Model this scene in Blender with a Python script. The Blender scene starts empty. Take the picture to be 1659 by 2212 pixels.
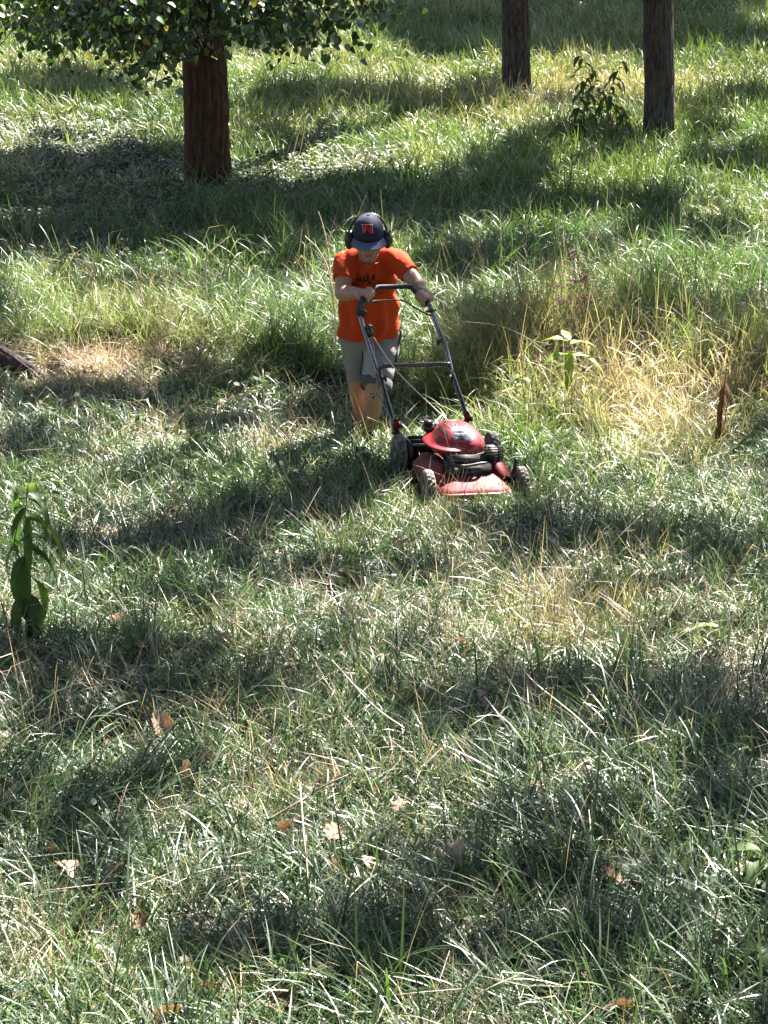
import bpy, bmesh, math, random
import numpy as np
from mathutils import Vector, Matrix, Euler
from mathutils.bvhtree import BVHTree
from math import sin, cos, pi, radians, tan, atan2, sqrt

random.seed(7)
RNG = np.random.default_rng(11)
SC = bpy.context.scene
COL = SC.collection

# ------------------------------------------------------------------ camera
CAM_Z, PITCH, FOC, CX, CY = 3.99, radians(18.76), 5184.5, 829.5, 1106.0
cam_d = bpy.data.cameras.new("camera")
cam_d.sensor_fit = 'VERTICAL'
cam_d.sensor_height = 24.0
cam_d.lens = 24.0 * FOC / (2 * CY)
cam_d.clip_start = 0.05
cam_d.clip_end = 600
cam = bpy.data.objects.new("camera", cam_d)
COL.objects.link(cam)
cam.location = (0, 0, CAM_Z)
cam.rotation_euler = (pi / 2 - PITCH, 0, 0)
SC.camera = cam

# ------------------------------------------------------------------ light
SUN_EL, SUN_AZ = radians(49), radians(30)          # azimuth from +Y towards +X
S = Vector((cos(SUN_EL) * sin(SUN_AZ), cos(SUN_EL) * cos(SUN_AZ), sin(SUN_EL)))
world = bpy.data.worlds.new("World")
SC.world = world
world.use_nodes = True
wn = world.node_tree
bg = wn.nodes["Background"]
sky = wn.nodes.new("ShaderNodeTexSky")
sky.sky_type = 'NISHITA'
sky.sun_disc = False
sky.sun_elevation = SUN_EL
sky.sun_rotation = SUN_AZ
wn.links.new(sky.outputs[0], bg.inputs[0])
bg.inputs[1].default_value = 0.05
sun_d = bpy.data.lights.new("sun", 'SUN')
sun_d.energy = 5.0
sun_d.angle = radians(0.55)
sun_d.color = (1.0, 0.94, 0.84)
sun = bpy.data.objects.new("sun", sun_d)
sun.rotation_euler = S.to_track_quat('Z', 'Y').to_euler()
sun.location = S * 60
COL.objects.link(sun)

SC.render.engine = 'CYCLES'
SC.view_settings.view_transform = 'Standard'
SC.view_settings.look = 'None'
SC.view_settings.gamma = 1
SC.view_settings.use_curve_mapping = False
SC.view_settings.exposure = 3.0
cy = SC.cycles
cy.max_bounces = 6
cy.diffuse_bounces = 3
cy.glossy_bounces = 2
cy.transmission_bounces = 3
cy.transparent_max_bounces = 4
cy.caustics_reflective = False
cy.caustics_refractive = False
cy.use_denoising = True
cy.denoiser = 'OPENIMAGEDENOISE'
cy.denoising_input_passes = 'RGB_ALBEDO_NORMAL'
cy.denoising_prefilter = 'NONE'
cy.sample_clamp_indirect = .8

# ------------------------------------------------------------------ picture <-> place (units of the 1659 x 2212 view)
FWD = Vector((0, cos(PITCH), -sin(PITCH)))
DWN = Vector((0, -sin(PITCH), -cos(PITCH)))
C0 = Vector((0, 0, CAM_Z))

def ray(u, v):
    return FWD * FOC + Vector((1, 0, 0)) * (u - CX) + DWN * (v - CY)

def at_y(u, v, y):
    d = ray(u, v)
    return C0 + d * (y / d.y)

def at_z(u, v, z=0.0):
    d = ray(u, v)
    return C0 + d * ((z - CAM_Z) / d.z)

def pix(P):
    """points (n,3) -> view coordinates (n,2)"""
    P = np.atleast_2d(P)
    q = P - np.array([0, 0, CAM_Z])
    dep = q[:, 1] * cos(PITCH) - q[:, 2] * sin(PITCH)
    dn = -q[:, 1] * sin(PITCH) - q[:, 2] * cos(PITCH)
    return CX + FOC * q[:, 0] / dep, CY + FOC * dn / dep

def hz(x, y):
    """terrain height"""
    x = np.asarray(x, float); y = np.asarray(y, float)
    h = -0.125 * np.exp(-(((x + .1) / 1.3) ** 2 + ((y - 13.55) / .75) ** 2))
    h = h + .03 * np.sin(x * 1.3 + .7 * y) * np.sin(y * .9 + 1) + .02 * np.sin(2.7 * x - 1.1 * y + 2)
    near = np.exp(-(((x - .3) / 1.0) ** 2 + ((y - 12.2) / .8) ** 2))
    flat = h * (1 - near) + near * (-.02 + h * .3)
    return flat

def G(x, y):
    return Vector((x, y, float(hz(x, y))))

def gpix(u, v):
    p = at_z(u, v, 0)
    for _ in range(3):
        p = at_z(u, v, float(hz(p.x, p.y)))
    return p

# ------------------------------------------------------------------ noise
_perm = RNG.random((256, 256))
def vnoise(x, y, s=1.0):
    x = np.asarray(x) * s + 1000; y = np.asarray(y) * s + 1000
    xi = np.floor(x).astype(int); yi = np.floor(y).astype(int)
    fx = x - xi; fy = y - yi
    fx = fx * fx * (3 - 2 * fx); fy = fy * fy * (3 - 2 * fy)
    g = lambda a, b: _perm[a % 256, b % 256]
    return (g(xi, yi) * (1 - fx) + g(xi + 1, yi) * fx) * (1 - fy) + (g(xi, yi + 1) * (1 - fx) + g(xi + 1, yi + 1) * fx) * fy

# ------------------------------------------------------------------ object helpers
def tag(o, label=None, cat=None, group=None, kind=None):
    if label: o['label'] = label
    if cat: o['category'] = cat
    if group: o['group'] = group
    if kind: o['kind'] = kind
    return o

def thing(name, label, cat, loc=(0, 0, 0), group=None, rot=None):
    o = bpy.data.objects.new(name, None)
    o.empty_display_size = .1
    o.location = loc
    if rot: o.rotation_euler = rot
    COL.objects.link(o)
    return tag(o, label, cat, group)

def mesh_data(name, verts, faces, mat=None, smooth=True, attrs=None):
    me = bpy.data.meshes.new(name)
    me.from_pydata([tuple(v) for v in verts], [], [tuple(f) for f in faces])
    if smooth:
        me.polygons.foreach_set("use_smooth", np.ones(len(me.polygons), bool))
    if attrs:
        for k, a in attrs.items():
            at = me.attributes.new(k, 'FLOAT', 'POINT')
            at.data.foreach_set("value", np.asarray(a, np.float32))
    if mat:
        me.materials.append(mat)
    me.update()
    return me

def mk(name, geo, mat=None, parent=None, smooth=True, attrs=None, link=True):
    """geo = (verts, faces) in the parent's own coordinates"""
    o = bpy.data.objects.new(name, mesh_data(name, geo[0], geo[1], mat, smooth, attrs))
    if link: COL.objects.link(o)
    if parent: o.parent = parent
    return o

def merge(*geos):
    V, F = [], []
    for v, f in geos:
        n = len(V)
        V += [Vector(p) for p in v]
        F += [tuple(i + n for i in q) for q in f]
    return V, F

def xf(geo, M):
    return [M @ Vector(v) for v in geo[0]], geo[1]

def shift(geo, d):
    d = Vector(d)
    return [Vector(v) + d for v in geo[0]], geo[1]

def frame(t):
    t = t.normalized()
    a = Vector((0, 0, 1)) if abs(t.z) < .9 else Vector((1, 0, 0))
    n = t.cross(a).normalized()
    return n, t.cross(n)

def smoothpath(pts, n=6):
    pts = [Vector(p) for p in pts]
    if len(pts) < 3: return pts
    out = []
    P = [pts[0] * 2 - pts[1]] + pts + [pts[-1] * 2 - pts[-2]]
    for i in range(1, len(P) - 2):
        for k in range(n):
            t = k / n
            a, b, c, d = P[i - 1], P[i], P[i + 1], P[i + 2]
            out.append(.5 * ((2 * b) + (c - a) * t + (2 * a - 5 * b + 4 * c - d) * t * t + (3 * b - a - 3 * c + d) * t ** 3))
    out.append(pts[-1])
    return out

def rounded(pts, r=.03, n=4):
    """polyline with its corners rounded"""
    pts = [Vector(p) for p in pts]
    out = [pts[0]]
    for i in range(1, len(pts) - 1):
        a = pts[i - 1] - pts[i]; b = pts[i + 1] - pts[i]
        rr = min(r, a.length * .45, b.length * .45)
        p, q = pts[i] + a.normalized() * rr, pts[i] + b.normalized() * rr
        for k in range(n + 1):
            t = k / n
            out.append(p * (1 - t) ** 2 + pts[i] * 2 * t * (1 - t) + q * t * t)
    out.append(pts[-1])
    return out

def tube(pts, r, n=8, cap=True):
    pts = [Vector(p) for p in pts]
    rs = r if hasattr(r, '__len__') else [r] * len(pts)
    V, F = [], []
    nrm = None
    for i, p in enumerate(pts):
        t = (pts[min(i + 1, len(pts) - 1)] - pts[max(i - 1, 0)])
        if t.length < 1e-9: t = Vector((0, 0, 1))
        t.normalize()
        if nrm is None:
            nrm = frame(t)[0]
        nrm = (nrm - t * nrm.dot(t)).normalized()
        b = t.cross(nrm)
        for k in range(n):
            a = 2 * pi * k / n
            V.append(p + (nrm * cos(a) + b * sin(a)) * rs[i])
    for i in range(len(pts) - 1):
        for k in range(n):
            F.append((i * n + k, i * n + (k + 1) % n, (i + 1) * n + (k + 1) % n, (i + 1) * n + k))
    if cap:
        F.append(tuple(range(n - 1, -1, -1)))
        m = (len(pts) - 1) * n
        F.append(tuple(m + k for k in range(n)))
    return V, F

def sphere(c, r, nu=12, nv=8, R=None):
    rx, ry, rz = r if hasattr(r, '__len__') else (r, r, r)
    V, F = [Vector((0, 0, rz))], []
    for j in range(1, nv):
        th = pi * j / nv
        for i in range(nu):
            ph = 2 * pi * i / nu
            V.append(Vector((rx * sin(th) * cos(ph), ry * sin(th) * sin(ph), rz * cos(th))))
    V.append(Vector((0, 0, -rz)))
    for i in range(nu):
        F.append((0, 1 + i, 1 + (i + 1) % nu))
        m = 1 + (nv - 2) * nu
        F.append((len(V) - 1, m + (i + 1) % nu, m + i))
    for j in range(nv - 2):
        for i in range(nu):
            a = 1 + j * nu
            F.append((a + i, a + nu + i, a + nu + (i + 1) % nu, a + (i + 1) % nu))
    if R is not None: V = [R @ v for v in V]
    return [v + Vector(c) for v in V], F

def rings(rs, cap=True):
    n = len(rs[0])
    V = [Vector(p) for r in rs for p in r]
    F = []
    for i in range(len(rs) - 1):
        for k in range(n):
            F.append((i * n + k, i * n + (k + 1) % n, (i + 1) * n + (k + 1) % n, (i + 1) * n + k))
    if cap:
        F.append(tuple(range(n - 1, -1, -1)))
        m = (len(rs) - 1) * n
        F.append(tuple(m + k for k in range(n)))
    return V, F

def oval(c, rx, ry, n=24, up=None, xdir=Vector((1, 0, 0)), e=2.0):
    up = (up or Vector((0, 0, 1))).normalized()
    x = (xdir - up * xdir.dot(up)).normalized()
    y = up.cross(x)
    out = []
    for k in range(n):
        a = 2 * pi * k / n
        ca, sa = cos(a), sin(a)
        out.append(Vector(c) + x * (rx * math.copysign(abs(ca) ** (2 / e), ca)) + y * (ry * math.copysign(abs(sa) ** (2 / e), sa)))
    return out

def box(c, s, R=None, bev=0.0):
    bm = bmesh.new()
    bmesh.ops.create_cube(bm, size=1)
    for v in bm.verts: v.co = Vector((v.co.x * s[0], v.co.y * s[1], v.co.z * s[2]))
    if bev: bmesh.ops.bevel(bm, geom=bm.edges[:], offset=bev, segments=2, affect='EDGES')
    bm.verts.ensure_lookup_table()
    V = [v.co.copy() for v in bm.verts]
    F = [tuple(v.index for v in f.verts) for f in bm.faces]
    bm.free()
    if R is not None: V = [R @ v for v in V]
    return [v + Vector(c) for v in V], F

def lathe(prof, axis_pt=(0, 0, 0), axis='x', n=28, tread=None):
    """prof: (along axis, radius)"""
    rs = []
    for a, r in prof:
        ring = []
        for k in range(n):
            t = 2 * pi * k / n
            rr = r + (tread(a, k) if tread else 0)
            p = (a, rr * cos(t), rr * sin(t)) if axis == 'x' else (rr * cos(t), rr * sin(t), a)
            ring.append(Vector(p) + Vector(axis_pt))
        rs.append(ring)
    return rings(rs)

def blob(geo, voxel, smooth=2):
    """fuse overlapping closed pieces into one continuous skin"""
    me = mesh_data("tmp", *geo, smooth=False)
    o = bpy.data.objects.new("tmp", me)
    COL.objects.link(o)
    m = o.modifiers.new("r", 'REMESH'); m.mode = 'VOXEL'; m.voxel_size = voxel
    if smooth:
        s = o.modifiers.new("s", 'SMOOTH'); s.factor = .5; s.iterations = smooth
    dg = bpy.context.evaluated_depsgraph_get()
    ev = o.evaluated_get(dg)
    em = ev.to_mesh()
    V = [v.co.copy() for v in em.vertices]
    F = [tuple(p.vertices) for p in em.polygons]
    ev.to_mesh_clear()
    bpy.data.objects.remove(o); bpy.data.meshes.remove(me)
    return V, F

def chain(pts, n=14):
    """capsule chain: list of (point, radius)"""
    gs = []
    for i, (p, r) in enumerate(pts):
        gs.append(sphere(p, r, n, 10))
        if i:
            q, s = pts[i - 1]
            if (Vector(p) - Vector(q)).length > 1e-5:
                gs.append(tube([q, p], [s, r], n))
    return merge(*gs)

def bvh_of(geo):
    return BVHTree.FromPolygons([tuple(v) for v in geo[0]], [tuple(f) for f in geo[1]])

def decal(polys, bvh, M=None, off=.002, cuts=2, maxd=None):
    """flat print: polygons in view coordinates laid onto the surface they fall on. M: surface space -> world"""
    Mi = M.inverted() if M else Matrix()
    V, F = [], []
    for poly in polys:
        bm = bmesh.new()
        vs = [bm.verts.new((p[0], p[1], 0)) for p in poly]
        bm.faces.new(vs)
        bmesh.ops.triangulate(bm, faces=bm.faces[:])
        bmesh.ops.subdivide_edges(bm, edges=bm.edges[:], cuts=cuts, use_grid_fill=True)
        bmesh.ops.triangulate(bm, faces=bm.faces[:])
        n = len(V); bad = set(); new = []
        o = Mi @ C0
        bm.verts.index_update()
        for v in bm.verts:
            d = (Mi.to_3x3() @ ray(v.co.x, v.co.y)).normalized()
            hit, nor, _, dist = bvh.ray_cast(o, d)
            if hit is None:
                bad.add(v.index); new.append(Vector((0, 0, 0))); continue
            if nor.dot(d) > 0: nor = -nor
            new.append(hit + nor * off)
        V += new
        F += [tuple(v.index + n for v in f.verts) for f in bm.faces if not any(v.index in bad for v in f.verts)]
        bm.free()
    return V, F

# ------------------------------------------------------------------ materials
def mat(name, base, rough=.6, spec=.4, metal=0.0, noise=None, bump=None, coat=0.0):
    m = bpy.data.materials.new(name); m.use_nodes = True
    nt = m.node_tree; b = nt.nodes["Principled BSDF"]
    b.inputs["Base Color"].default_value = (*base, 1)
    b.inputs["Roughness"].default_value = rough
    b.inputs["Specular IOR Level"].default_value = spec
    b.inputs["Metallic"].default_value = metal
    b.inputs["Coat Weight"].default_value = coat
    tc = nt.nodes.new("ShaderNodeTexCoord")
    if noise:
        scale, col2, lo, hi = noise
        n = nt.nodes.new("ShaderNodeTexNoise"); n.inputs["Scale"].default_value = scale
        n.inputs["Detail"].default_value = 6; n.inputs["Roughness"].default_value = .65
        r = nt.nodes.new("ShaderNodeValToRGB")
        r.color_ramp.elements[0].position = lo; r.color_ramp.elements[0].color = (*base, 1)
        r.color_ramp.elements[1].position = hi; r.color_ramp.elements[1].color = (*col2, 1)
        nt.links.new(tc.outputs["Object"], n.inputs["Vector"])
        nt.links.new(n.outputs["Fac"], r.inputs["Fac"])
        nt.links.new(r.outputs["Color"], b.inputs["Base Color"])
    if bump:
        scale, dist, strength = bump
        n2 = nt.nodes.new("ShaderNodeTexNoise"); n2.inputs["Scale"].default_value = scale
        n2.inputs["Detail"].default_value = 5
        bp = nt.nodes.new("ShaderNodeBump"); bp.inputs["Distance"].default_value = dist; bp.inputs["Strength"].default_value = strength
        nt.links.new(tc.outputs["Object"], n2.inputs["Vector"])
        nt.links.new(n2.outputs["Fac"], bp.inputs["Height"])
        nt.links.new(bp.outputs["Normal"], b.inputs["Normal"])
    return m

def leafy(name, stops, trans=.4, rough=.42, spec=.5, instancer=True, jitter=.3, tcol=(1.2, 1.25, .66), tiptint=.12, sheen=None):
    """blades and leaves: colour by the plant's own tint and each blade's own number, light passes through"""
    m = bpy.data.materials.new(name); m.use_nodes = True
    nt = m.node_tree; L = nt.links.new
    b = nt.nodes["Principled BSDF"]; out = nt.nodes["Material Output"]
    a = nt.nodes.new("ShaderNodeAttribute"); a.attribute_name = "tint"
    a.attribute_type = 'INSTANCER' if instancer else 'GEOMETRY'
    r = nt.nodes.new("ShaderNodeAttribute"); r.attribute_name = "rnd"
    t = nt.nodes.new("ShaderNodeAttribute"); t.attribute_name = "tt"
    def mth(op, x, y):
        n = nt.nodes.new("ShaderNodeMath"); n.operation = op
        for i, q in enumerate((x, y)):
            if isinstance(q, (int, float)): n.inputs[i].default_value = q
            else: L(q, n.inputs[i])
        return n.outputs[0]
    f = mth('ADD', a.outputs["Fac"], mth('MULTIPLY', mth('SUBTRACT', r.outputs["Fac"], .5), jitter))
    f = mth('ADD', f, mth('MULTIPLY', mth('SUBTRACT', t.outputs["Fac"], .4), tiptint))
    ramp = nt.nodes.new("ShaderNodeValToRGB")
    cr = ramp.color_ramp
    while len(cr.elements) < len(stops): cr.elements.new(.5)
    for e, (p, c) in zip(cr.elements, stops):
        e.position = p; e.color = (*c, 1)
    L(f, ramp.inputs["Fac"])
    L(ramp.outputs["Color"], b.inputs["Base Color"])
    b.inputs["Roughness"].default_value = rough
    b.inputs["Specular IOR Level"].default_value = spec
    tr = nt.nodes.new("ShaderNodeBsdfTranslucent")
    mx = nt.nodes.new("ShaderNodeMix"); mx.data_type = 'RGBA'; mx.blend_type = 'MULTIPLY'
    mx.inputs[0].default_value = 1
    L(ramp.outputs["Color"], mx.inputs[6]); mx.inputs[7].default_value = (*tcol, 1)
    L(mx.outputs[2], tr.inputs["Color"])
    ms = nt.nodes.new("ShaderNodeMixShader"); ms.inputs[0].default_value = trans
    L(b.outputs[0], ms.inputs[1]); L(tr.outputs[0], ms.inputs[2])
    L(ms.outputs[0], out.inputs["Surface"])
    return m

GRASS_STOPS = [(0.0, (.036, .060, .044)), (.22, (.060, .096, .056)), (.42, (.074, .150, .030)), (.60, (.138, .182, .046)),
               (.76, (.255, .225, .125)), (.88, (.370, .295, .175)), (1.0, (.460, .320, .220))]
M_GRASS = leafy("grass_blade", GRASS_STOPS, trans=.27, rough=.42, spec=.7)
M_TALL = leafy("tall_grass_blade", GRASS_STOPS, trans=.44, rough=.42, spec=.65, tcol=(1.12, 1.2, .82))
M_STRAW = leafy("straw", [(0, (.21, .165, .125)), (.5, (.41, .315, .24)), (1, (.57, .44, .37))], trans=.25, rough=.5, spec=.4)
M_COVER = leafy("ground_cover_leaf", [(0, (.022, .046, .028)), (.5, (.050, .080, .046)), (1, (.13, .14, .10))], trans=.3, rough=.55, spec=.4)
M_LITTER = leafy("litter_piece", [(0, (.10, .06, .04)), (.5, (.26, .16, .11)), (1, (.45, .30, .22))], trans=.12, rough=.6, spec=.3)
LEAF_STOPS = [(0, (.020, .052, .020)), (.5, (.045, .098, .028)), (.8, (.10, .15, .035)), (1, (.30, .26, .05))]
M_LEAF = leafy("tree_leaf", LEAF_STOPS, trans=.22, rough=.36, spec=.8, instancer=False, jitter=.0, tiptint=.0)
M_WEED = leafy("weed_leaf", [(0, (.028, .062, .018)), (.5, (.060, .115, .026)), (1, (.22, .30, .05))], trans=.52, rough=.52, spec=.45, instancer=False, jitter=0, tiptint=0)
M_DRYLEAF = leafy("dry_leaf", [(0, (.075, .020, .018)), (.25, (.15, .080, .045)), (.5, (.28, .18, .115)), (.75, (.42, .31, .25)), (1, (.62, .54, .42))], trans=.2, rough=.6, spec=.25,
                  instancer=False, jitter=0, tiptint=.1, tcol=(1.2, .95, .6))

def bark_mat(name, dark, light):
    m = bpy.data.materials.new(name); m.use_nodes = True
    nt = m.node_tree; L = nt.links.new; b = nt.nodes["Principled BSDF"]
    tc = nt.nodes.new("ShaderNodeTexCoord"); mp = nt.nodes.new("ShaderNodeMapping")
    mp.inputs["Scale"].default_value = (1, 1, .22)
    n = nt.nodes.new("ShaderNodeTexNoise"); n.inputs["Scale"].default_value = 42; n.inputs["Detail"].default_value = 8; n.inputs["Roughness"].default_value = .7
    n2 = nt.nodes.new("ShaderNodeTexNoise"); n2.inputs["Scale"].default_value = 5; n2.inputs["Detail"].default_value = 4
    r = nt.nodes.new("ShaderNodeValToRGB")
    r.color_ramp.elements[0].position = .36; r.color_ramp.elements[0].color = (*dark, 1)
    r.color_ramp.elements[1].position = .66; r.color_ramp.elements[1].color = (*light, 1)
    mx = nt.nodes.new("ShaderNodeMix"); mx.data_type = 'RGBA'; mx.blend_type = 'OVERLAY'; mx.inputs[0].default_value = .5
    bp = nt.nodes.new("ShaderNodeBump"); bp.inputs["Distance"].default_value = .012; bp.inputs["Strength"].default_value = .8
    L(tc.outputs["Object"], mp.inputs[0]); L(mp.outputs[0], n.inputs["Vector"]); L(tc.outputs["Object"], n2.inputs["Vector"])
    L(n.outputs["Fac"], r.inputs["Fac"]); L(r.outputs["Color"], mx.inputs[6]); L(n2.outputs["Color"], mx.inputs[7])
    L(mx.outputs[2], b.inputs["Base Color"]); L(n.outputs["Fac"], bp.inputs["Height"]); L(bp.outputs["Normal"], b.inputs["Normal"])
    b.inputs["Roughness"].default_value = .85; b.inputs["Specular IOR Level"].default_value = .25
    return m
M_BARK_RED = bark_mat("reddish_bark", (.028, .014, .009), (.115, .056, .035))
M_BARK_GREY = bark_mat("grey_bark", (.018, .013, .013), (.115, .09, .088))
M_TWIG = mat("twig_bark", (.12, .085, .06), .8, .3, noise=(30, (.22, .17, .13), .35, .7))
M_DEADSTEM = mat("dead_stem", (.50, .44, .36), .6, .4, noise=(20, (.34, .26, .20), .4, .7))
M_GREENSTEM = mat("green_stem", (.10, .14, .04), .5, .4, noise=(20, (.16, .10, .05), .4, .7))

# soil
M_SOIL = bpy.data.materials.new("soil_and_thatch"); M_SOIL.use_nodes = True
nt = M_SOIL.node_tree; b = nt.nodes["Principled BSDF"]
tc = nt.nodes.new("ShaderNodeTexCoord")
n = nt.nodes.new("ShaderNodeTexNoise"); n.inputs["Scale"].default_value = 9; n.inputs["Detail"].default_value = 10; n.inputs["Roughness"].default_value = .75
r = nt.nodes.new("ShaderNodeValToRGB")
r.color_ramp.elements[0].position = .35; r.color_ramp.elements[0].color = (.012, .013, .007, 1)
r.color_ramp.elements[1].position = .72; r.color_ramp.elements[1].color = (.075, .058, .034, 1)
bp = nt.nodes.new("ShaderNodeBump"); bp.inputs["Distance"].default_value = .03
nt.links.new(tc.outputs["Object"], n.inputs["Vector"]); nt.links.new(n.outputs["Fac"], r.inputs["Fac"])
nt.links.new(r.outputs["Color"], b.inputs["Base Color"]); nt.links.new(n.outputs["Fac"], bp.inputs["Height"]); nt.links.new(bp.outputs["Normal"], b.inputs["Normal"])
b.inputs["Roughness"].default_value = .95; b.inputs["Specular IOR Level"].default_value = .1

M_SKIN = mat("skin", (.33, .195, .145), .5, .4, noise=(14, (.35, .18, .135), .35, .7))
M_SKIN.node_tree.nodes["Principled BSDF"].inputs["Subsurface Weight"].default_value = .12
M_SKIN.node_tree.nodes["Principled BSDF"].inputs["Subsurface Radius"].default_value = (.01, .004, .002)
M_LIP = mat("lips", (.32, .11, .10), .5, .4)
M_ORANGE = mat("orange_jersey", (.46, .052, .014), .85, .15, noise=(5, (.40, .043, .012), .4, .65), bump=(30, .010, .6))
M_PRINT = mat("black_print", (.035, .012, .010), .7, .2)
M_SHORTS = mat("grey_shorts", (.175, .168, .168), .85, .15, noise=(6, (.205, .198, .198), .4, .6), bump=(16, .015, .6))
M_PANEL = mat("pale_grey_panel", (.27, .27, .265), .85, .15, bump=(18, .008, .5))
M_BAND = mat("charcoal_band", (.085, .085, .095), .85, .15, bump=(24, .008, .5))
M_BLACKCLOTH = mat("black_piping", (.02, .02, .022), .8, .2)
M_CAP = mat("navy_cap", (.020, .022, .046), .8, .2, noise=(30, (.026, .028, .058), .4, .6), bump=(160, .002, .3))
M_BRIM = mat("slate_brim", (.095, .095, .165), .75, .25, bump=(160, .002, .3))
M_LOGO_RED = mat("red_stitching", (.42, .016, .030), .7, .3, bump=(300, .001, .4))
M_LOGO_EDGE = mat("pale_stitching", (.62, .36, .36), .7, .3)
M_BLACKPL = mat("black_plastic", (.014, .014, .016), .32, .5, bump=(60, .001, .3))
M_BLACKMAT = mat("black_matte", (.016, .015, .015), .7, .3, noise=(20, (.045, .038, .03), .45, .7))
M_FOAM = mat("foam_cushion", (.02, .02, .02), .8, .2)
M_SHOE = mat("dark_shoe", (.03, .03, .034), .7, .3, noise=(20, (.07, .06, .05), .4, .7))
M_HAIR = mat("brown_hair", (.06, .035, .02), .6, .3, bump=(120, .004, .8))
M_EYE = mat("eye", (.7, .68, .65), .2, .5)

# mower
M_RED = mat("red_shroud", (.24, .012, .018), .34, .4, noise=(7, (.20, .020, .024), .4, .7), bump=(120, .0006, .35), coat=.3)
M_DECK = mat("red_deck_paint", (.13, .007, .011), .62, .22, noise=(11, (.11, .035, .030), .58, .85), bump=(40, .002, .35))
M_DUST = mat("dusty_red", (.17, .045, .042), .7, .25, noise=(16, (.13, .016, .018), .4, .7), bump=(40, .002, .4))
M_TUBE = mat("blue_black_tube", (.018, .018, .030), .26, .6, noise=(9, (.035, .032, .042), .5, .75), coat=.5)
M_STEEL = mat("bare_steel_tube", (.20, .20, .225), .25, .6, metal=.7, noise=(12, (.10, .10, .115), .45, .7))
M_GRIP = mat("black_foam_grip", (.018, .018, .022), .6, .4, bump=(90, .001, .4))
M_RUBBER = mat("dusty_rubber", (.055, .050, .048), .85, .25, noise=(25, (.30, .25, .23), .40, .72), bump=(70, .002, .5))
M_RIM = mat("dusty_rim", (.42, .34, .20), .6, .3, noise=(18, (.18, .14, .09), .4, .7))
M_ENGINE = mat("engine_black", (.020, .018, .018), .5, .5, noise=(18, (.06, .05, .042), .5, .75))
M_ALU = mat("dull_aluminium", (.30, .29, .27), .5, .5, metal=.6, noise=(25, (.12, .11, .10), .4, .7))
M_FILTER = mat("tan_filter_cover", (.30, .24, .13), .7, .3, noise=(15, (.20, .15, .08), .4, .7))
M_LABEL = mat("slate_label", (.06, .06, .095), .6, .2)
M_LABELTXT = mat("label_print", (.78, .62, .66), .5, .4)
M_LABELGREY = mat("label_grey_print", (.36, .36, .44), .5, .4)
M_ROPE = mat("pale_cord", (.55, .50, .45), .7, .3)

# ------------------------------------------------------------------ ground sheet
def axis(lo, hi, step, far, grow=1.35):
    a = list(np.arange(lo, hi + 1e-6, step))
    s = step; x = hi
    while x < far:
        s *= grow; x += s; a.append(x)
    s = step; x = lo; pre = []
    while x > -far:
        s *= grow; x -= s; pre.append(x)
    return np.array(pre[::-1] + a)
gx, gy = axis(-7.5, 7.5, .12, 150), axis(4, 42, .12, 190)
XX, YY = np.meshgrid(gx, gy)
ZZ = hz(XX, YY) + .03 * (vnoise(XX, YY, 3.1) - .5) - .012
near = np.exp(-(((XX - .2) / .9) ** 2 + ((YY - 12.6) / 1.1) ** 2))
ZZ = ZZ - .02 * near
nx, ny = len(gx), len(gy)
idx = np.arange(nx * ny).reshape(ny, nx)
fa = np.stack([idx[:-1, :-1], idx[:-1, 1:], idx[1:, 1:], idx[1:, :-1]], -1).reshape(-1, 4)
ground = mk("ground", (np.stack([XX, YY, ZZ], -1).reshape(-1, 3), fa), M_SOIL)
tag(ground, "dark soil and thatch under the meadow grass", "ground", kind="structure")

# ------------------------------------------------------------------ trees
def E(X, Y, cx, cy, rx, ry, p=2.0):
    return np.exp(-(np.abs((X - cx) / rx) ** 2 + np.abs((Y - cy) / ry) ** 2) ** (p / 2) * 1.0)

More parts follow.
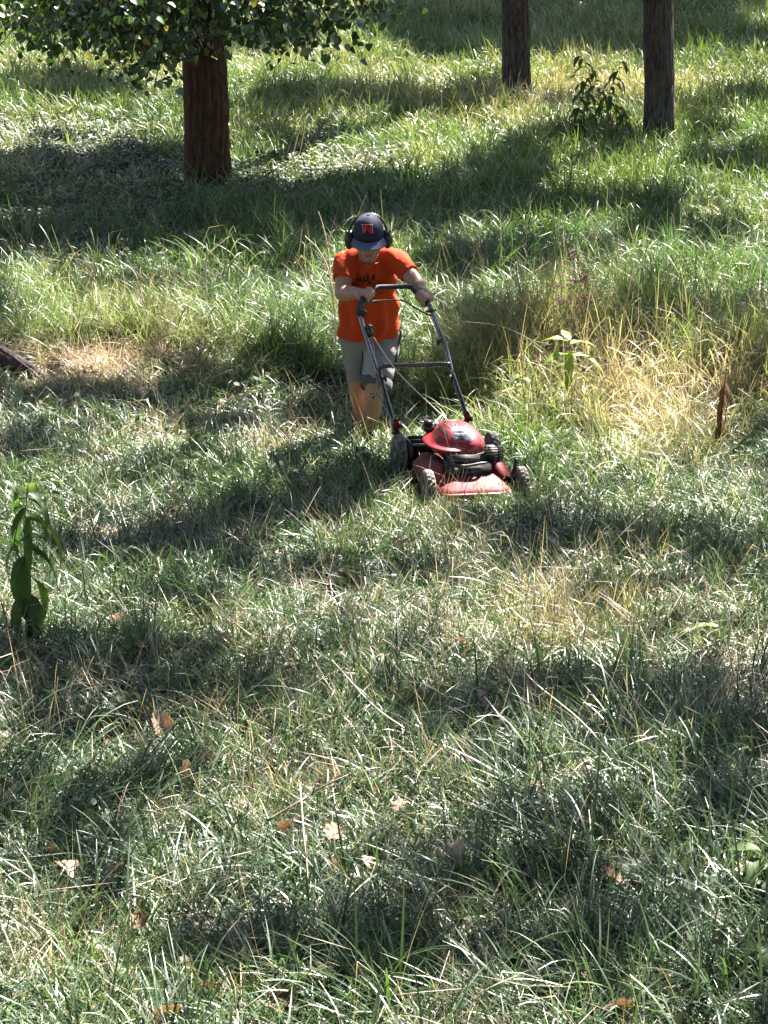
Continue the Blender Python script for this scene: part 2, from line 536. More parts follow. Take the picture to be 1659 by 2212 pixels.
def trunk_geo(path, radii, flare, seed, nr=72, nz=90, ridge=.05, nridge=15, roots=6):
    """ridged bark skin round a path"""
    rg = np.random.default_rng(seed)
    ph = rg.random(12) * 6.28
    P = smoothpath(path, 12)
    L = [0]
    for a, c in zip(P[:-1], P[1:]): L.append(L[-1] + (c - a).length)
    L = np.array(L)
    # denser rows near the ground
    ss = np.linspace(0, 1, nz) ** 1.5 * L[-1]
    PA = np.array([tuple(p) for p in P])
    cen = np.stack([np.interp(ss, L, PA[:, i]) for i in range(3)], -1)
    rad = np.interp(ss, np.linspace(0, L[-1], len(radii)), radii)
    th = np.linspace(0, 2 * pi, nr, endpoint=False)
    T, Z = np.meshgrid(th, ss)
    w = vnoise(T / (2 * pi) * 9, Z * 1.6 + seed, 1.0) * 2.4
    tri = np.abs(((T / (2 * pi) * nridge + w * .55 + .25 * np.sin(Z * 5 + ph[0])) % 1) - .5) * 2
    tri = np.clip(tri * 1.5, 0, 1)
    breaks = (vnoise(T * nridge / 4, Z * 9 + 3, 1.0) - .5) * .8
    fine = vnoise(np.cos(T) * 14 + 20, Z * 22 + np.sin(T) * 14, 1.0) - .5
    rr = rad[:, None] * (1 + ridge * (tri - .6) + ridge * .6 * breaks + ridge * .5 * fine)
    lob = np.clip(np.cos(T * roots + ph[1] + .6 * np.sin(T * 2 + ph[2])), -.2, 1)
    lob2 = np.clip(np.cos(T * (roots - 2) + ph[3]), -.3, 1)
    rr = rr + flare * np.exp(-Z / .16)  * (.45 + .5 * lob + .25 * lob2) * .6
    rr = rr * (1 + .04 * np.sin(2 * T + ph[4] + Z))
    V = cen[:, None, :] + np.stack([np.cos(T) * rr, np.sin(T) * rr, np.zeros_like(T)], -1)
    V = V.reshape(-1, 3)
    i = np.arange(nr * nz).reshape(nz, nr)
    F = np.stack([i[:-1], np.roll(i, -1, 1)[:-1], np.roll(i, -1, 1)[1:], i[1:]], -1).reshape(-1, 4)
    return [Vector(v) for v in V], [tuple(int(k) for k in f) for f in F]

def leaf_shape(kind=0):
    """one leaf, base at origin, lying along +y, normal +z: heart to oval, folded on its midrib"""
    prof = {0: [(0, 0), (.08, .30), (.28, .45), (.55, .40), (.82, .22), (1, 0)],
            1: [(0, 0), (.2, .24), (.45, .30), (.72, .22), (.9, .09), (1, 0)]}[kind]
    V, F = [], []
    for y, w in prof:
        dr = -.25 * y * y
        V += [(-w, y, dr + .30 * w), (0, y, dr), (w, y, dr + .30 * w)]
    V = [Vector(v) for v in V]
    for i in range(len(prof) - 1):
        a = 3 * i
        F += [(a, a + 1, a + 4, a + 3), (a + 1, a + 2, a + 5, a + 4)]
    return V, F

class LeafCloud:
    def __init__(s): s.c, s.sz, s.t, s.dirs, s.nrm = [], [], [], [], []
    def add(s, c, size, tint, d=None, n=None):
        s.c.append(c); s.sz.append(size); s.t.append(tint); s.dirs.append(d); s.nrm.append(n)
    def build(s, rg, quad=True):
        n = len(s.c)
        c = np.array([tuple(x) for x in s.c]); sz = np.array(s.sz)[:, None]
        d = rg.normal(size=(n, 3)); d[:, 2] -= .35
        nr = rg.normal(size=(n, 3)) * .75; nr[:, 2] += .8
        for i in range(n):
            if s.dirs[i] is not None: d[i] = s.dirs[i]
            if s.nrm[i] is not None: nr[i] = s.nrm[i]
        d /= np.linalg.norm(d, axis=1, keepdims=True)
        x = np.cross(d, nr); x /= np.linalg.norm(x, axis=1, keepdims=True) + 1e-9
        z = np.cross(x, d)
        tpl = [(0, 0, 0), (-.36, .3, .08), (.36, .3, .08), (0, .5, -.03), (-.3, .62, .02), (.3, .62, .02), (0, 1, -.2)] if quad else None
        V = np.concatenate([(c + (x * a + d * b2 + z * e) * sz)[:, None] for a, b2, e in tpl], 1).reshape(-1, 3)
        o = (np.arange(n) * 7)[:, None]
        fs = [(0, 3, 1), (0, 2, 3), (1, 3, 4), (3, 2, 5), (4, 3, 6), (3, 5, 6)]
        F = np.concatenate([o + np.array(f)[None] for f in fs], 0)
        t = np.repeat(np.array(s.t), 7)
        return V, F, t

TREES = {}
def add_tree(key, name, label, cat, base, path_off, radii, flare, bark, seed, group=None, nr=72, nz=90, ridge=.05, nridge=15):
    root = thing(name, label, cat, base, group)
    path = [Vector((0, 0, -.12))] + [Vector(p) for p in path_off]
    mk("trunk", trunk_geo(path, radii, flare, seed, nr, nz, ridge, nridge), bark, root)
    TREES[key] = dict(root=root, base=Vector(base), path=smoothpath(path, 8), cloud=LeafCloud(), limbs=[], bark=bark, r=radii[-1])
    return root

b1 = gpix(450, 396); b2 = gpix(1117, 222); b3 = gpix(1420, 326)
add_tree('t1', "redbud_tree", "reddish barked tree with leafy low branches drooping in front of its trunk", "tree", b1,
         [(0, 0, .5), (-.02, 0, 1.6), (-.03, .05, 3.2), (.05, .0, 7.5)], [.186, .166, .152, .13, .06], .09, M_BARK_RED, 3, ridge=.12, nridge=17)
add_tree('t2', "shade_tree", "dark straight trunk standing at the edge of the deep shade", "tree", b2,
         [(-.02, 0, .6), (-.06, 0, 1.6), (-.09, .1, 3.5), (0, .2, 8)], [.140, .127, .120, .10, .05], .07, M_BARK_GREY, 5, "bare trunked trees at the back", ridge=.14, nridge=13)
add_tree('t3', "shade_tree", "leaning grey trunk beside the leafy dark weed", "tree", b3,
         [(0, 0, .5), (-.035, 0, 1.2), (-.1, .05, 2.6), (-.2, .1, 8)], [.145, .131, .122, .10, .05], .06, M_BARK_GREY, 9, "bare trunked trees at the back", ridge=.09, nridge=19)
b4 = Vector((-3.12, 15.35, 0)); b4.z = float(hz(b4.x, b4.y))
add_tree('t4', "shade_tree", "tree whose flared dark root reaches in from the left edge", "tree", b4,
         [(-.02, 0, .5), (-.1, 0, 2), (-.2, .1, 4), (0, .2, 8)], [.42, .36, .33, .28, .1], .42, M_BARK_GREY, 14, nr=96, nz=110, ridge=.09, nridge=19)
rt = gpix(56, 806) - b4
rv = [Vector((.1, -.1, .20)), Vector((rt.x - .40, rt.y + .14, .15)), Vector((rt.x - .20, rt.y + .05, .085)), Vector((rt.x, rt.y, .0)), Vector((rt.x + .2, rt.y - .05, -.09))]
rp = smoothpath(rv, 10)
rgeo = tube(rp, list(np.linspace(.11, .03, len(rp))), 40)
rgq = np.random.default_rng(8)
rv2 = []
for i_, v_ in enumerate(rgeo[0]):
    k_ = i_ % 40; c_ = rp[min(i_ // 40, len(rp) - 1)]
    f_ = 1 + .16 * (abs(((k_ / 40 * 11 + .5 * sin(i_ // 40 * .35)) % 1) - .5) * 2 - .5) + .06 * rgq.normal()
    rv2.append(c_ + (v_ - c_) * f_)
mk("root", (rv2, rgeo[1]), M_BARK_GREY, TREES['t4']['root'])
ROOT_XY = [(b4.x + p.x, b4.y + p.y) for p in rp]
OFF = [((4.7, 12.6), "tree beyond the right edge that shades the middle of the clearing"), ((5.6, 19.0), "tree beyond the right edge level with the reddish trunk"),
       ((7.2, 27.5), "tree beyond the right edge behind the leaning grey trunk"), ((-4.6, 20.5), "tree beyond the left edge level with the reddish trunk"),
       ((-6.8, 29.5), "tree beyond the left edge far at the back"), ((2.6, 39.5), "tree behind the top of the meadow shading its far end"),
       ((8.2, 38.0), "tree behind the top of the meadow at the far right corner"), ((-3.6, 38.5), "tree behind the top of the meadow towards the left"),
       ((-3.6, 10.0), "tree beyond the left edge nearest the viewer")]
for i, ((x, y), lab) in enumerate(OFF):
    add_tree('o%d' % i, "shade_tree", lab, "tree", (x, y, float(hz(x, y))), [(0, 0, .6), (.05, 0, 2), (-.05, .1, 4), (0, 0, 8.5)],
             [.20, .17, .16, .13, .05], .07, M_BARK_GREY, 40 + i, nr=40, nz=60, ridge=.07, nridge=11)

SKY_BLOCKERS = [  # x, y, crown height, crown radius, half depth, leaves, label
          (-10.0, 19.0, 8.5, 4.2, 4.6, 5000, "broad crowned unseen tree added on the left to block sky light"), (-8.5, 10.5, 8.5, 4.4, 4.8, 6000, "broad crowned unseen tree added left of the clearing to block sky light"),
          (-6.5, 2.0, 8.5, 4.8, 5.0, 7000, "broad crowned unseen tree added at the near left to block sky light"), (-2.6, 1.0, 13.0, 6.2, 3.0, 8000, "tall unseen tree added over the viewer from the left to block sky light"),
          (4.4, .5, 13.0, 6.2, 3.0, 8000, "tall unseen tree added over the viewer from the right to block sky light"), (-5.0, -7.0, 8.0, 5.2, 6.0, 7500, "broad crowned unseen tree added behind the viewer towards the left to block sky light"),
          (1.5, -8.0, 8.0, 5.4, 6.4, 8500, "broad crowned unseen tree added straight behind the viewer to block sky light"), (8.0, -6.0, 8.0, 5.2, 6.0, 7500, "broad crowned unseen tree added behind the viewer towards the right to block sky light"),
          (9.5, 3.5, 8.5, 4.6, 5.0, 6500, "broad crowned unseen tree added at the near right to block sky light"), (-12.5, 3.0, 8.5, 5.0, 5.4, 5500, "broad crowned unseen tree added far out on the left to block sky light"),
          (-11.0, 29.0, 8.5, 4.6, 5.0, 5500, "broad crowned unseen tree added far back on the left to block sky light"), (13.5, 14.0, 8.5, 4.4, 5.0, 5500, "broad crowned unseen tree added on the right to block sky light"),
          (13.5, 24.0, 8.5, 4.6, 5.0, 5500, "broad crowned unseen tree added on the right further back to block sky light"), (-5.0, 51.0, 8.5, 5.4, 5.4, 6000, "broad crowned unseen tree added past the far end on the left to block sky light"),
          (5.0, 52.0, 8.5, 5.4, 5.4, 6000, "broad crowned unseen tree added past the far end on the right to block sky light")]
rga = np.random.default_rng(99)  # unseen trees added to cut sky light and deepen the shade
for i, (x, y, zc_, rx_, rz_, nl_, lab) in enumerate(SKY_BLOCKERS):
    rt_ = add_tree('a%d' % i, "shade_tree", lab, "tree", (x, y, float(hz(x, y))), [(0, 0, .6), (.05, 0, 2), (-.05, .1, 5), (0, 0, zc_ + 1.5)],
             [.30, .26, .24, .18, .06], .1, M_BARK_GREY, 60 + i, nr=40, nz=60, ridge=.07, nridge=13)
    T_ = TREES['a%d' % i]
    for j in range(nl_):
        d_ = rga.normal(size=3); d_ /= np.linalg.norm(d_)
        r_ = rga.uniform(.25, 1.0) ** .5
        q_ = T_['base'] + Vector((0, 0, zc_)) + Vector(d_ * (rx_, rx_, rz_) * r_)
        if q_.z < 1.2 or (q_.y > 4 and q_.z < 8 and abs(q_.x) < 3): continue
        T_['cloud'].add(q_, rga.uniform(.26, .48), float(np.clip(rga.normal(.4, .15), 0, .8)))
    for j in range(16):
        d_ = rga.normal(size=3); d_ /= np.linalg.norm(d_)
        T_['limbs'].append(T_['base'] + Vector((0, 0, zc_)) + Vector(d_ * (rx_, rx_, rz_)) * .8)
AKEYS = {'a%d' % i for i in range(len(SKY_BLOCKERS))}

# patches of shade on the meadow: (u, v, ru, rv, density) in view units, leaves hang up along the sunbeam over each
SHADE = [
    (1200, 55, 380, 75, 1.7), (930, 70, 120, 75, 1.6), (1000, 128, 160, 30, 1.0), (1560, 110, 120, 30, 1.3), (1300, 128, 240, 26, 1.4), (1620, 30, 70, 20, .5),
    (120, 215, 160, 36, .9), (330, 110, 200, 50, .8), (700, 238, 170, 24, 1.4), (900, 262, 120, 20, .9), (620, 100, 150, 40, .7), (150, 60, 200, 50, .8), (560, 270, 90, 20, .8),
    (150, 375, 260, 32, 1.6), (120, 430, 260, 40, 1.6), (330, 450, 260, 44, 1.6), (570, 440, 200, 32, 1.6), (600, 490, 230, 40, 1.2), (330, 345, 120, 14, .8), (800, 500, 170, 50, 1.3), (560, 550, 150, 34, .9), (330, 530, 220, 30, 1.2), (120, 505, 160, 26, 1.0), (790, 420, 120, 26, .8),
    (1000, 460, 140, 45, 1.6), (1090, 400, 80, 50, 1.2), (1220, 330, 130, 24, 1.4), (1000, 236, 110, 18, .9), (1570, 395, 110, 24, 1.3), (1270, 470, 190, 30, 1.1), (1440, 480, 90, 24, .6), (1620, 245, 80, 26, 1.0), (1200, 250, 60, 16, .6), (1350, 385, 60, 16, .5),
    (1130, 590, 180, 40, .8), (960, 600, 80, 50, 1.0), (1010, 780, 75, 100, 1.3), (960, 880, 60, 50, 1.0), (1480, 540, 160, 30, .7), (1430, 720, 120, 24, .6), (1560, 850, 100, 24, .6), (790, 910, 135, 45, 1.8), (800, 820, 60, 30, .8), (330, 650, 180, 18, .4), (620, 800, 110, 22, .8),
    (90, 860, 150, 26, .8), (260, 880, 200, 22, .6), (500, 938, 150, 20, .8), (440, 840, 120, 22, .6), (600, 820, 120, 30, .5), (100, 960, 130, 18, .4),
    (770, 1048, 70, 40, 1.5), (1045, 1056, 75, 17, 1.3), (700, 1095, 80, 40, 1.4), (610, 1138, 130, 28, 1.4), (430, 1172, 130, 24, 1.3), (230, 1225, 170, 28, 1.4), (480, 1110, 120, 16, .4),
    (1130, 1160, 180, 26, .5), (1400, 1190, 170, 34, .6), (1600, 1225, 90, 36, .8), (960, 1262, 240, 24, .55), (600, 1270, 220, 26, .55), (330, 1330, 150, 30, .6), (760, 1290, 120, 20, .5),
    (130, 1470, 240, 80, 1.0), (420, 1420, 180, 26, .5), (520, 1520, 220, 46, .9), (180, 1590, 220, 40, .8), (800, 1440, 150, 30, .4),
    (1090, 1545, 250, 48, 1.1), (1420, 1530, 180, 40, .6), (1580, 1620, 130, 70, .9), (1400, 1640, 160, 40, .5), (1560, 1760, 130, 50, .8), (1230, 1350, 140, 22, .4),
    (120, 1770, 210, 60, .6), (80, 1900, 130, 50, .6), (420, 1730, 120, 30, .35),
    (1180, 1860, 210, 38, .8), (1080, 1985, 220, 60, .7), (1300, 2010, 110, 40, .6), (1230, 2110, 280, 55, .7), (680, 2080, 280, 50, .95), (380, 2110, 220, 50, .7), (800, 2170, 300, 40, .8), (850, 1930, 110, 30, .5), (160, 1990, 130, 30, .5),
]
GAPS = [(628, 1010, 95, 30), (735, 1006, 60, 15), (935, 1038, 45, 16)]     # leaves left out here to let sun reach the boy and mower
CP_, SP_ = cos(PITCH), sin(PITCH)
SHADE_GAIN = 6.0
rg = np.random.default_rng(5)
tkeys = [k for k in TREES if k not in AKEYS]
tb = np.array([[TREES[k]['base'].x, TREES[k]['base'].y] for k in tkeys])
def canopy_patch(u, v, ru, rv, dens, zlo=5.0, zhi=10.5, sun=S):
    a = gpix(u - ru, v); c = gpix(u + ru, v); d = gpix(u, max(v - rv, -200)); e = gpix(u, v + rv)
    area = pi * .25 * (c - a).length * (d - e).length
    dist = gpix(u, v).length
    size = .105 if dist < 17 else .16 if dist < 26 else .28
    n = int(min(15000, max(12, dens * SHADE_GAIN * area / (size * size * .30))))
    if v > 1260: n = int(n * .55)
    # several sprigs make a patch
    ns = max(3, n // 26)
    spr = []
    for i in range(ns):
        rr = .96 * sqrt(rg.random()); t = rg.random() * 2 * pi
        uu, vv = u + ru * rr * cos(t), v + rv * rr * sin(t)
        g = gpix(uu, vv)
        z = zlo + (zhi - zlo) * rg.random()
        p = g + S * (z / S.z)
        k = tkeys[int(np.argmin((tb[:, 0] - p.x) ** 2 + (tb[:, 1] - p.y) ** 2))]
        spr.append((p, k, .025 * sqrt(area) + .05))
        if rg.random() < .22: TREES[k]['limbs'].append(p)
    for i in range(n):
        p, k, sp = spr[int(rg.integers(ns))]
        q = p + Vector(rg.normal(size=3) * (sp, sp, sp * .6))
        g_ = q - S * (q.z / S.z)
        dep_ = g_.y * CP_ - (g_.z - CAM_Z) * SP_
        uu_ = CX + FOC * g_.x / dep_; vv_ = CY + FOC * (-g_.y * SP_ - (g_.z - CAM_Z) * CP_) / dep_
        if any(((uu_ - a_) / c_) ** 2 + ((vv_ - b_) / d2_) ** 2 < 1 for a_, b_, c_, d2_ in GAPS): continue
        TREES[k]['cloud'].add(q, size * rg.uniform(.7, 1.35), float(np.clip(rg.normal(.42, .18), 0, .85)))
for s in SHADE: canopy_patch(*s)
# loose sprigs over the whole meadow give the fine dapple
for i in range(110):
    u, v = rg.uniform(-80, 1740), 2212 * rg.random() ** .8
    canopy_patch(u, v, rg.uniform(18, 70), rg.uniform(8, 22), rg.uniform(.3, .9))

for k, t in TREES.items():
    geos = []
    rgl = np.random.default_rng(sum(map(ord, k)))
    for p in t['limbs'][:26]:
        q = p - t['base']
        hgt = max(2.6 if k == 't1' else 3.4, q.z * .55)
        st = min(t['path'], key=lambda w: abs(w.z - hgt))
        mid = (st + q) * .5 + Vector((0, 0, .25)) + Vector(rgl.normal(size=3) * .2)
        geos.append(tube(smoothpath([st, mid, q], 6), list(np.linspace(.05, .008, 13)), 5))
        for j in range(3):
            a = st.lerp(q, .75) + Vector((0, 0, .05))
            geos.append(tube([a.lerp(q, .4), q + Vector(rgl.normal(size=3) * .35)], [.008, .004], 4))
    if len(t['cloud'].c):
        # a few leaves round the top so that the crown closes over its trunk
        top = t['base'] + t['path'][-1]
        for i in range(160):
            t['cloud'].add(top + Vector(rgl.normal(size=3) * (.7, .7, .5)), .16, .4)
        V, F, tn = t['cloud'].build(rgl)
        V = V - np.array(tuple(t['base']))
        cr = mk("crown", (V, F), M_LEAF, t['root'], True, {'tint': tn})
        if geos: mk("branch", merge(*geos), t['bark'], cr)
        t['crown'] = cr

# low drooping boughs of the reddish tree: single leaves one can tell apart
T1 = TREES['t1']; root1 = T1['root']
rgb = np.random.default_rng(21)
ends = [(0, 120, 19.3), (-20, 70, 19.0), (12, 40, 19.5), (40, 90, 19.8), (25, 60, 19.6), (60, 110, 19.2), (120, 150, 19.4), (170, 105, 18.8), (235, 160, 19.0), (250, 95, 19.6), (305, 168, 19.2), (335, 200, 18.7), (300, 60, 18.6), (370, 110, 19.0), (395, 80, 19.6), (60, 20, 18.8), (180, 30, 19.2),
        (405, 150, 19.8), (350, 20, 18.9), (120, 70, 20.2), (380, 30, 19.2), (530, 60, 19.3), (560, 110, 19.6), (600, 140, 19.2), (640, 85, 18.9), (660, 135, 19.5), (700, 60, 19.2), (735, 110, 19.0), (780, 45, 18.8), (815, 50, 19.2), (560, 30, 19.0),
        (640, 30, 19.6), (740, 20, 19.4), (505, 20, 18.8), (330, 110, 20.0), (290, 130, 19.8), (700, 120, 20.0), (230, 40, 20.0), (90, 30, 20.0)]
lg0 = leaf_shape(0)
leaf_list, bough = [], []
for (u, v, y) in ends:
    q = at_y(u, v - 22, y) - b1
    off = Vector((q.x * .12, -.05, 0))
    st = Vector((0, 0, rgb.uniform(1.7, 2.6))) + off * .3
    mid = Vector((q.x * .62, q.y * .75, q.z + .30 + .25 * rgb.random() + .12 * abs(q.x)))
    pth = smoothpath([st, mid, q], 10)
    bough.append(tube(pth, list(np.linspace(.020, .0035, len(pth))), 5))
    for j in range(104):
        f = .35 + .65 * rgb.random() ** .7
        i = min(int(f * (len(pth) - 1)), len(pth) - 2)
        base = pth[i].lerp(pth[i + 1], rgb.random()) + Vector(rgb.normal(size=3) * (.20, .24, .075))
        tu_, tv_ = pix(np.array([tuple(base + b1)]))
        if 392 < tu_[0] < 505 and tv_[0] > 128: continue
        d = Vector(rgb.normal(size=3) * (.7, .7, .4)) + Vector((0, 0, -.65)); d.normalize()
        nrm = Vector(rgb.normal(size=3) * .5) + Vector((0, -.25, .8))
        x = d.cross(nrm).normalized(); z = x.cross(d)
        M = Matrix((x, d, z)).transposed().to_4x4()
        sz = rgb.uniform(.042, .086)
        M = Matrix.Translation(base) @ M @ Matrix.Scale(sz, 4)
        yellow = 1.0 if rgb.random() < .025 else float(np.clip(rgb.normal(.48, .20), 0, .85))
        # how large it shows
        leaf_list.append((base.y, M, yellow))
        bough.append(tube([base, base + Vector((rgb.normal() * .03, rgb.normal() * .03, .06))], .0015, 3, False))
leaf_list.sort(key=lambda q: q[0])
low = mk("low_bough", merge(*bough), M_BARK_RED, root1)
protos = {}
for key, tn in (("dark", .2), ("mid", .4), ("fresh", .6), ("yellow", .97)):
    protos[key] = mesh_data("leaf", lg0[0], lg0[1], M_LEAF, True, {'tint': [tn] * len(lg0[0])})
uvis = [q for q in leaf_list if True]
tops, rest = [], []
for q in uvis:
    w = q[1].translation + b1
    uu, vv = pix(np.array([tuple(w)]))
    (tops if (vv[0] > -10 and -10 < uu[0] < 900 and len(tops) < 290) else rest).append(q)
for _, M, tn in tops:
    o = bpy.data.objects.new("leaf", protos["dark" if tn < .3 else "mid" if tn < .5 else "fresh" if tn < .85 else "yellow"])
    COL.objects.link(o); o.parent = low; o.matrix_local = M
gV, gF, gT = [], [], []
for _, M, tn in rest:
    n0 = len(gV)
    gV += [M @ v for v in lg0[0]]; gF += [tuple(i + n0 for i in f) for f in lg0[1]]; gT += [tn] * len(lg0[0])
o = mk("leaves", (gV, gF), M_LEAF, low, True, {'tint': gT}); o['kind'] = 'stuff'

# ------------------------------------------------------------------ mower placement
PSI = radians(13)
fw = at_z(1022, 1046, .085)
FA = Vector((fw.x, fw.y, 0))                           # front axle centre on the ground
FA.z = float(hz(FA.x, FA.y)) - .0
mower = thing("lawn_mower", "red walk-behind lawn mower with dark tubular push handle, pushed through the grass", "lawn mower", FA, rot=(radians(-3.0), radians(2.0), PSI))
bpy.context.view_layer.update()
MW = Matrix.LocRotScale(FA, Euler((radians(-3.0), radians(2.0), PSI)), None)
MWi = MW.inverted()
def ml(u, v, back):
    """view point on the mower's own plane y = back, in mower coordinates"""
    o = MWi @ C0; d = MWi.to_3x3() @ ray(u, v)
    return o + d * ((back - o.y) / d.y)

# deck
def rrect(x0, x1, y0, y1, r, z, n=6):
    out = []
    for cx_, cy_, a0 in ((x1 - r, y1 - r, 0), (x0 + r, y1 - r, pi / 2), (x0 + r, y0 + r, pi), (x1 - r, y0 + r, 1.5 * pi)):
        for k in range(n + 1):
            a = a0 + pi / 2 * k / n
            out.append(Vector((cx_ + r * cos(a), cy_ + r * sin(a), z)))
    return out
deck = rings([rrect(-.195, .195, -.085, .60, .06, .042), rrect(-.20, .20, -.088, .605, .06, .056), rrect(-.20, .20, -.08, .60, .06, .078),
              rrect(-.19, .19, -.06, .59, .07, .092), rrect(-.175, .175, -.04, .57, .08, .102), rrect(-.165, .165, .01, .55, .08, .124), rrect(-.15, .15, .04, .53, .08, .140)])
mk("deck", deck, M_DECK, mower)
mk("front_bumper", tube(rounded([(-.175, -.02, .062), (-.175, -.088, .062), (.12, -.088, .062), (.155, -.05, .062)], .05, 5), .015, 10), M_RED, mower)
mk("side_bulge", rings([oval((-.175, .24, .08), .085, .20, 20), oval((-.175, .24, .14), .080, .19, 20), oval((-.165, .24, .185), .055, .15, 20), oval((-.16, .24, .198), .02, .08, 20)]), M_DUST, mower)
mk("side_bulge", rings([oval((.17, .25, .08), .085, .24, 20), oval((.17, .25, .13), .078, .22, 20), oval((.15, .25, .185), .05, .17, 20), oval((.14, .25, .198), .02, .1, 20)]), M_DECK, mower)
cov = box((.235, .20, .105), (.11, .34, .014), Matrix.Rotation(radians(28), 3, 'Y'), .004)
mk("discharge_cover", cov, M_BLACKPL, mower)
# cut grass stuck to the deck and shroud
rgc_ = np.random.default_rng(17); cv, cf = [], []
for i in range(60):
    x_, y_ = rgc_.uniform(-.18, .18), rgc_.uniform(-.08, .10)
    z_ = .096 + max(0, (y_ + .04)) * .35 + rgc_.uniform(.0, .012); a_ = rgc_.random() * 6.28; l_ = rgc_.uniform(.012, .05); w2 = rgc_.uniform(.0015, .003)
    n_ = len(cv)
    cv += [Vector((x_ - sin(a_) * w2, y_ + cos(a_) * w2, z_)), Vector((x_ + sin(a_) * w2, y_ - cos(a_) * w2, z_)), Vector((x_ + cos(a_) * l_, y_ + sin(a_) * l_, z_ + rgc_.uniform(-.004, .010)))]
    cf.append((n_, n_ + 1, n_ + 2))
cl_ = mk("grass_clippings", (cv, cf), mat("cut_grass", (.05, .075, .03), .7, .3, noise=(40, (.16, .13, .08), .4, .65)), mower); cl_['kind'] = 'stuff'
# height levers
def lever(x, y, s):
    g = tube(smoothpath([(x, y, .12), (x + s * .02, y + .01, .17), (x + s * .03, y + .03, .215)], 4), [.012, .012, .012, .011, .011, .010, .010, .012, .014], 8)
    return g
mk("height_lever", lever(.215, .03, 1), M_BLACKPL, mower)
mk("height_lever", lever(-.215, .60, -1), M_BLACKPL, mower)

def wheel(x, y, z, r, w, side):
    tr = lambda a, k: (.004 if (k + (1 if a > 0 else 0)) % 2 else 0) if abs(a) < w * .42 else 0
    prof = [(-w * .5, r * .62), (-w * .5, r * .88), (-w * .38, r * .97), (-w * .14, r), (-w * .02, r), (w * .02, r), (w * .14, r), (w * .38, r * .97), (w * .5, r * .88), (w * .5, r * .62)]
    t = mk("wheel", lathe(prof, (0, 0, 0), 'x', 44, tr), M_RUBBER, mower, smooth=False)
    t.location = (x, y, z)
    mk("rim", lathe([(-w * .46, r * .64), (-w * .40, r * .2), (-w * .55, r * .16), (-w * .55, .001)], (0, 0, 0), 'x', 24), M_RIM, t)
    mk("rim", lathe([(w * .46, r * .64), (w * .40, r * .2), (w * .55, r * .16), (w * .55, .001)], (0, 0, 0), 'x', 24), M_RIM, t)
    return t
wheel(-.245, 0, .092, .092, .048, -1); wheel(.262, 0, .092, .092, .048, 1)
wheel(-.262, .58, .118, .118, .050, -1); wheel(.262, .58, .118, .118, .050, 1)
mk("rear_guard", merge(box((-.222, .57, .14), (.02, .2, .15), None, .006), box((0, .62, .15), (.42, .02, .14), None, .006)), M_BLACKPL, mower)

# engine
ec = Vector((-.005, .25, 0))
mk("engine_block", merge(box((-.01, .13, .155), (.25, .15, .075), None, .008), box((.0, .085, .150), (.12, .07, .06), None, .006), tube([(-.09, .06, .16), (-.09, .035, .16)], .024, 12), box((-.03, .11, .215), (.16, .09, .05), None, .006), tube(smoothpath([(-.11, .07, .20), (-.04, .045, .19), (.05, .05, .20), (.10, .09, .19)], 5), .008, 8), box((0, .27, .215), (.20, .22, .09), None, .01), box((.03, .145, .205), (.15, .06, .07), None, .008),
                         *[box((.03, .112, .182 + .011 * k), (.135, .012, .005), None) for k in range(6)]), M_ENGINE, mower)
mk("carburetor", merge(tube([(-.03, .15, .215), (-.03, .095, .215)], .022, 14), tube([(-.075, .15, .205), (-.075, .10, .205)], .014, 12), box((-.07, .12, .235), (.05, .04, .02), None, .004)), M_ENGINE, mower)
mk("air_filter_cover", box((-.135, .275, .245), (.045, .085, .055), None, .01), M_FILTER, mower)
mk("bolt", merge(*[tube([(x, .108, z), (x, .098, z)], .006, 8) for x, z in ((-.01, .20), (.05, .235), (-.06, .19), (.02, .245))]), M_ALU, mower)
mk("control_plate", box((-.13, .42, .215), (.19, .04, .012), None, .003), M_BLACKPL, mower)
# muffler with its guard of curved bars
mk("muffler", box((.135, .17, .225), (.07, .085, .075), None, .012), M_ALU, mower)
for k in range(7):
    z = .188 + .0135 * k
    mk("guard_bar", tube(rounded([(.082, .115, z), (.178, .115, z), (.195, .16, z), (.195, .24, z)], .03, 4), .0034, 6), M_BLACKMAT, mower)
mk("guard_bar", merge(*[tube([(x, y, .178), (x, y, .275)], .004, 6) for x, y in ((.095, .113), (.165, .113), (.192, .145), (.197, .21))]), M_BLACKMAT, mower)

# shroud
hc = ml(982, 938, .265); HX = hc.x
def hood_geo():
    nr_, nt_ = 22, 84
    rs = []
    for j in range(nr_ + 1):
        s_ = j / nr_
        ring = []
        for k in range(nt_):
            t = 2 * pi * k / nt_
            ca, sa = cos(t), sin(t)
            e = 2.9
            Rr = 1 / ((abs(ca) / .150) ** e + (abs(sa) / .165) ** e) ** (1 / e)
            lf = 1 / (1 + math.exp((ca + .25 + .35 * sa) * 12))            # 1 on the left wing
            tip = lf * max(0, -ca) ** 6 * .020
            dome = Rr * (1 - .22 * lf)
            tilt = .020 * sa
            if s_ <= .68:
                q = s_ / .68
                r_ = dome * (.03 + .97 * q)
                z = .362 - (.062 + .014 * lf) * q ** 3.0 + tilt * q
            elif s_ <= .84:
                q = (s_ - .68) / .16
                r_ = dome + (Rr + tip - dome) * q ** .8 + .004 * (1 - lf) * q
                z = .300 - .014 * lf + tilt - (.010 + .016 * (1 - lf)) * q
            else:
                q = (s_ - .84) / .16
                r_ = Rr + tip + .004 * (1 - lf) - .004 * q
                z = .290 - .014 * lf - .016 * (1 - lf) + tilt - (.010 + .040 * (1 - lf)) * q
            ring.append(Vector((HX + r_ * ca, .265 + r_ * sa, z)))
        rs.append(ring)
    V, F = rings(rs, cap=False)
    F.append(tuple(range(nt_)))
    return V, F
hood = hood_geo()
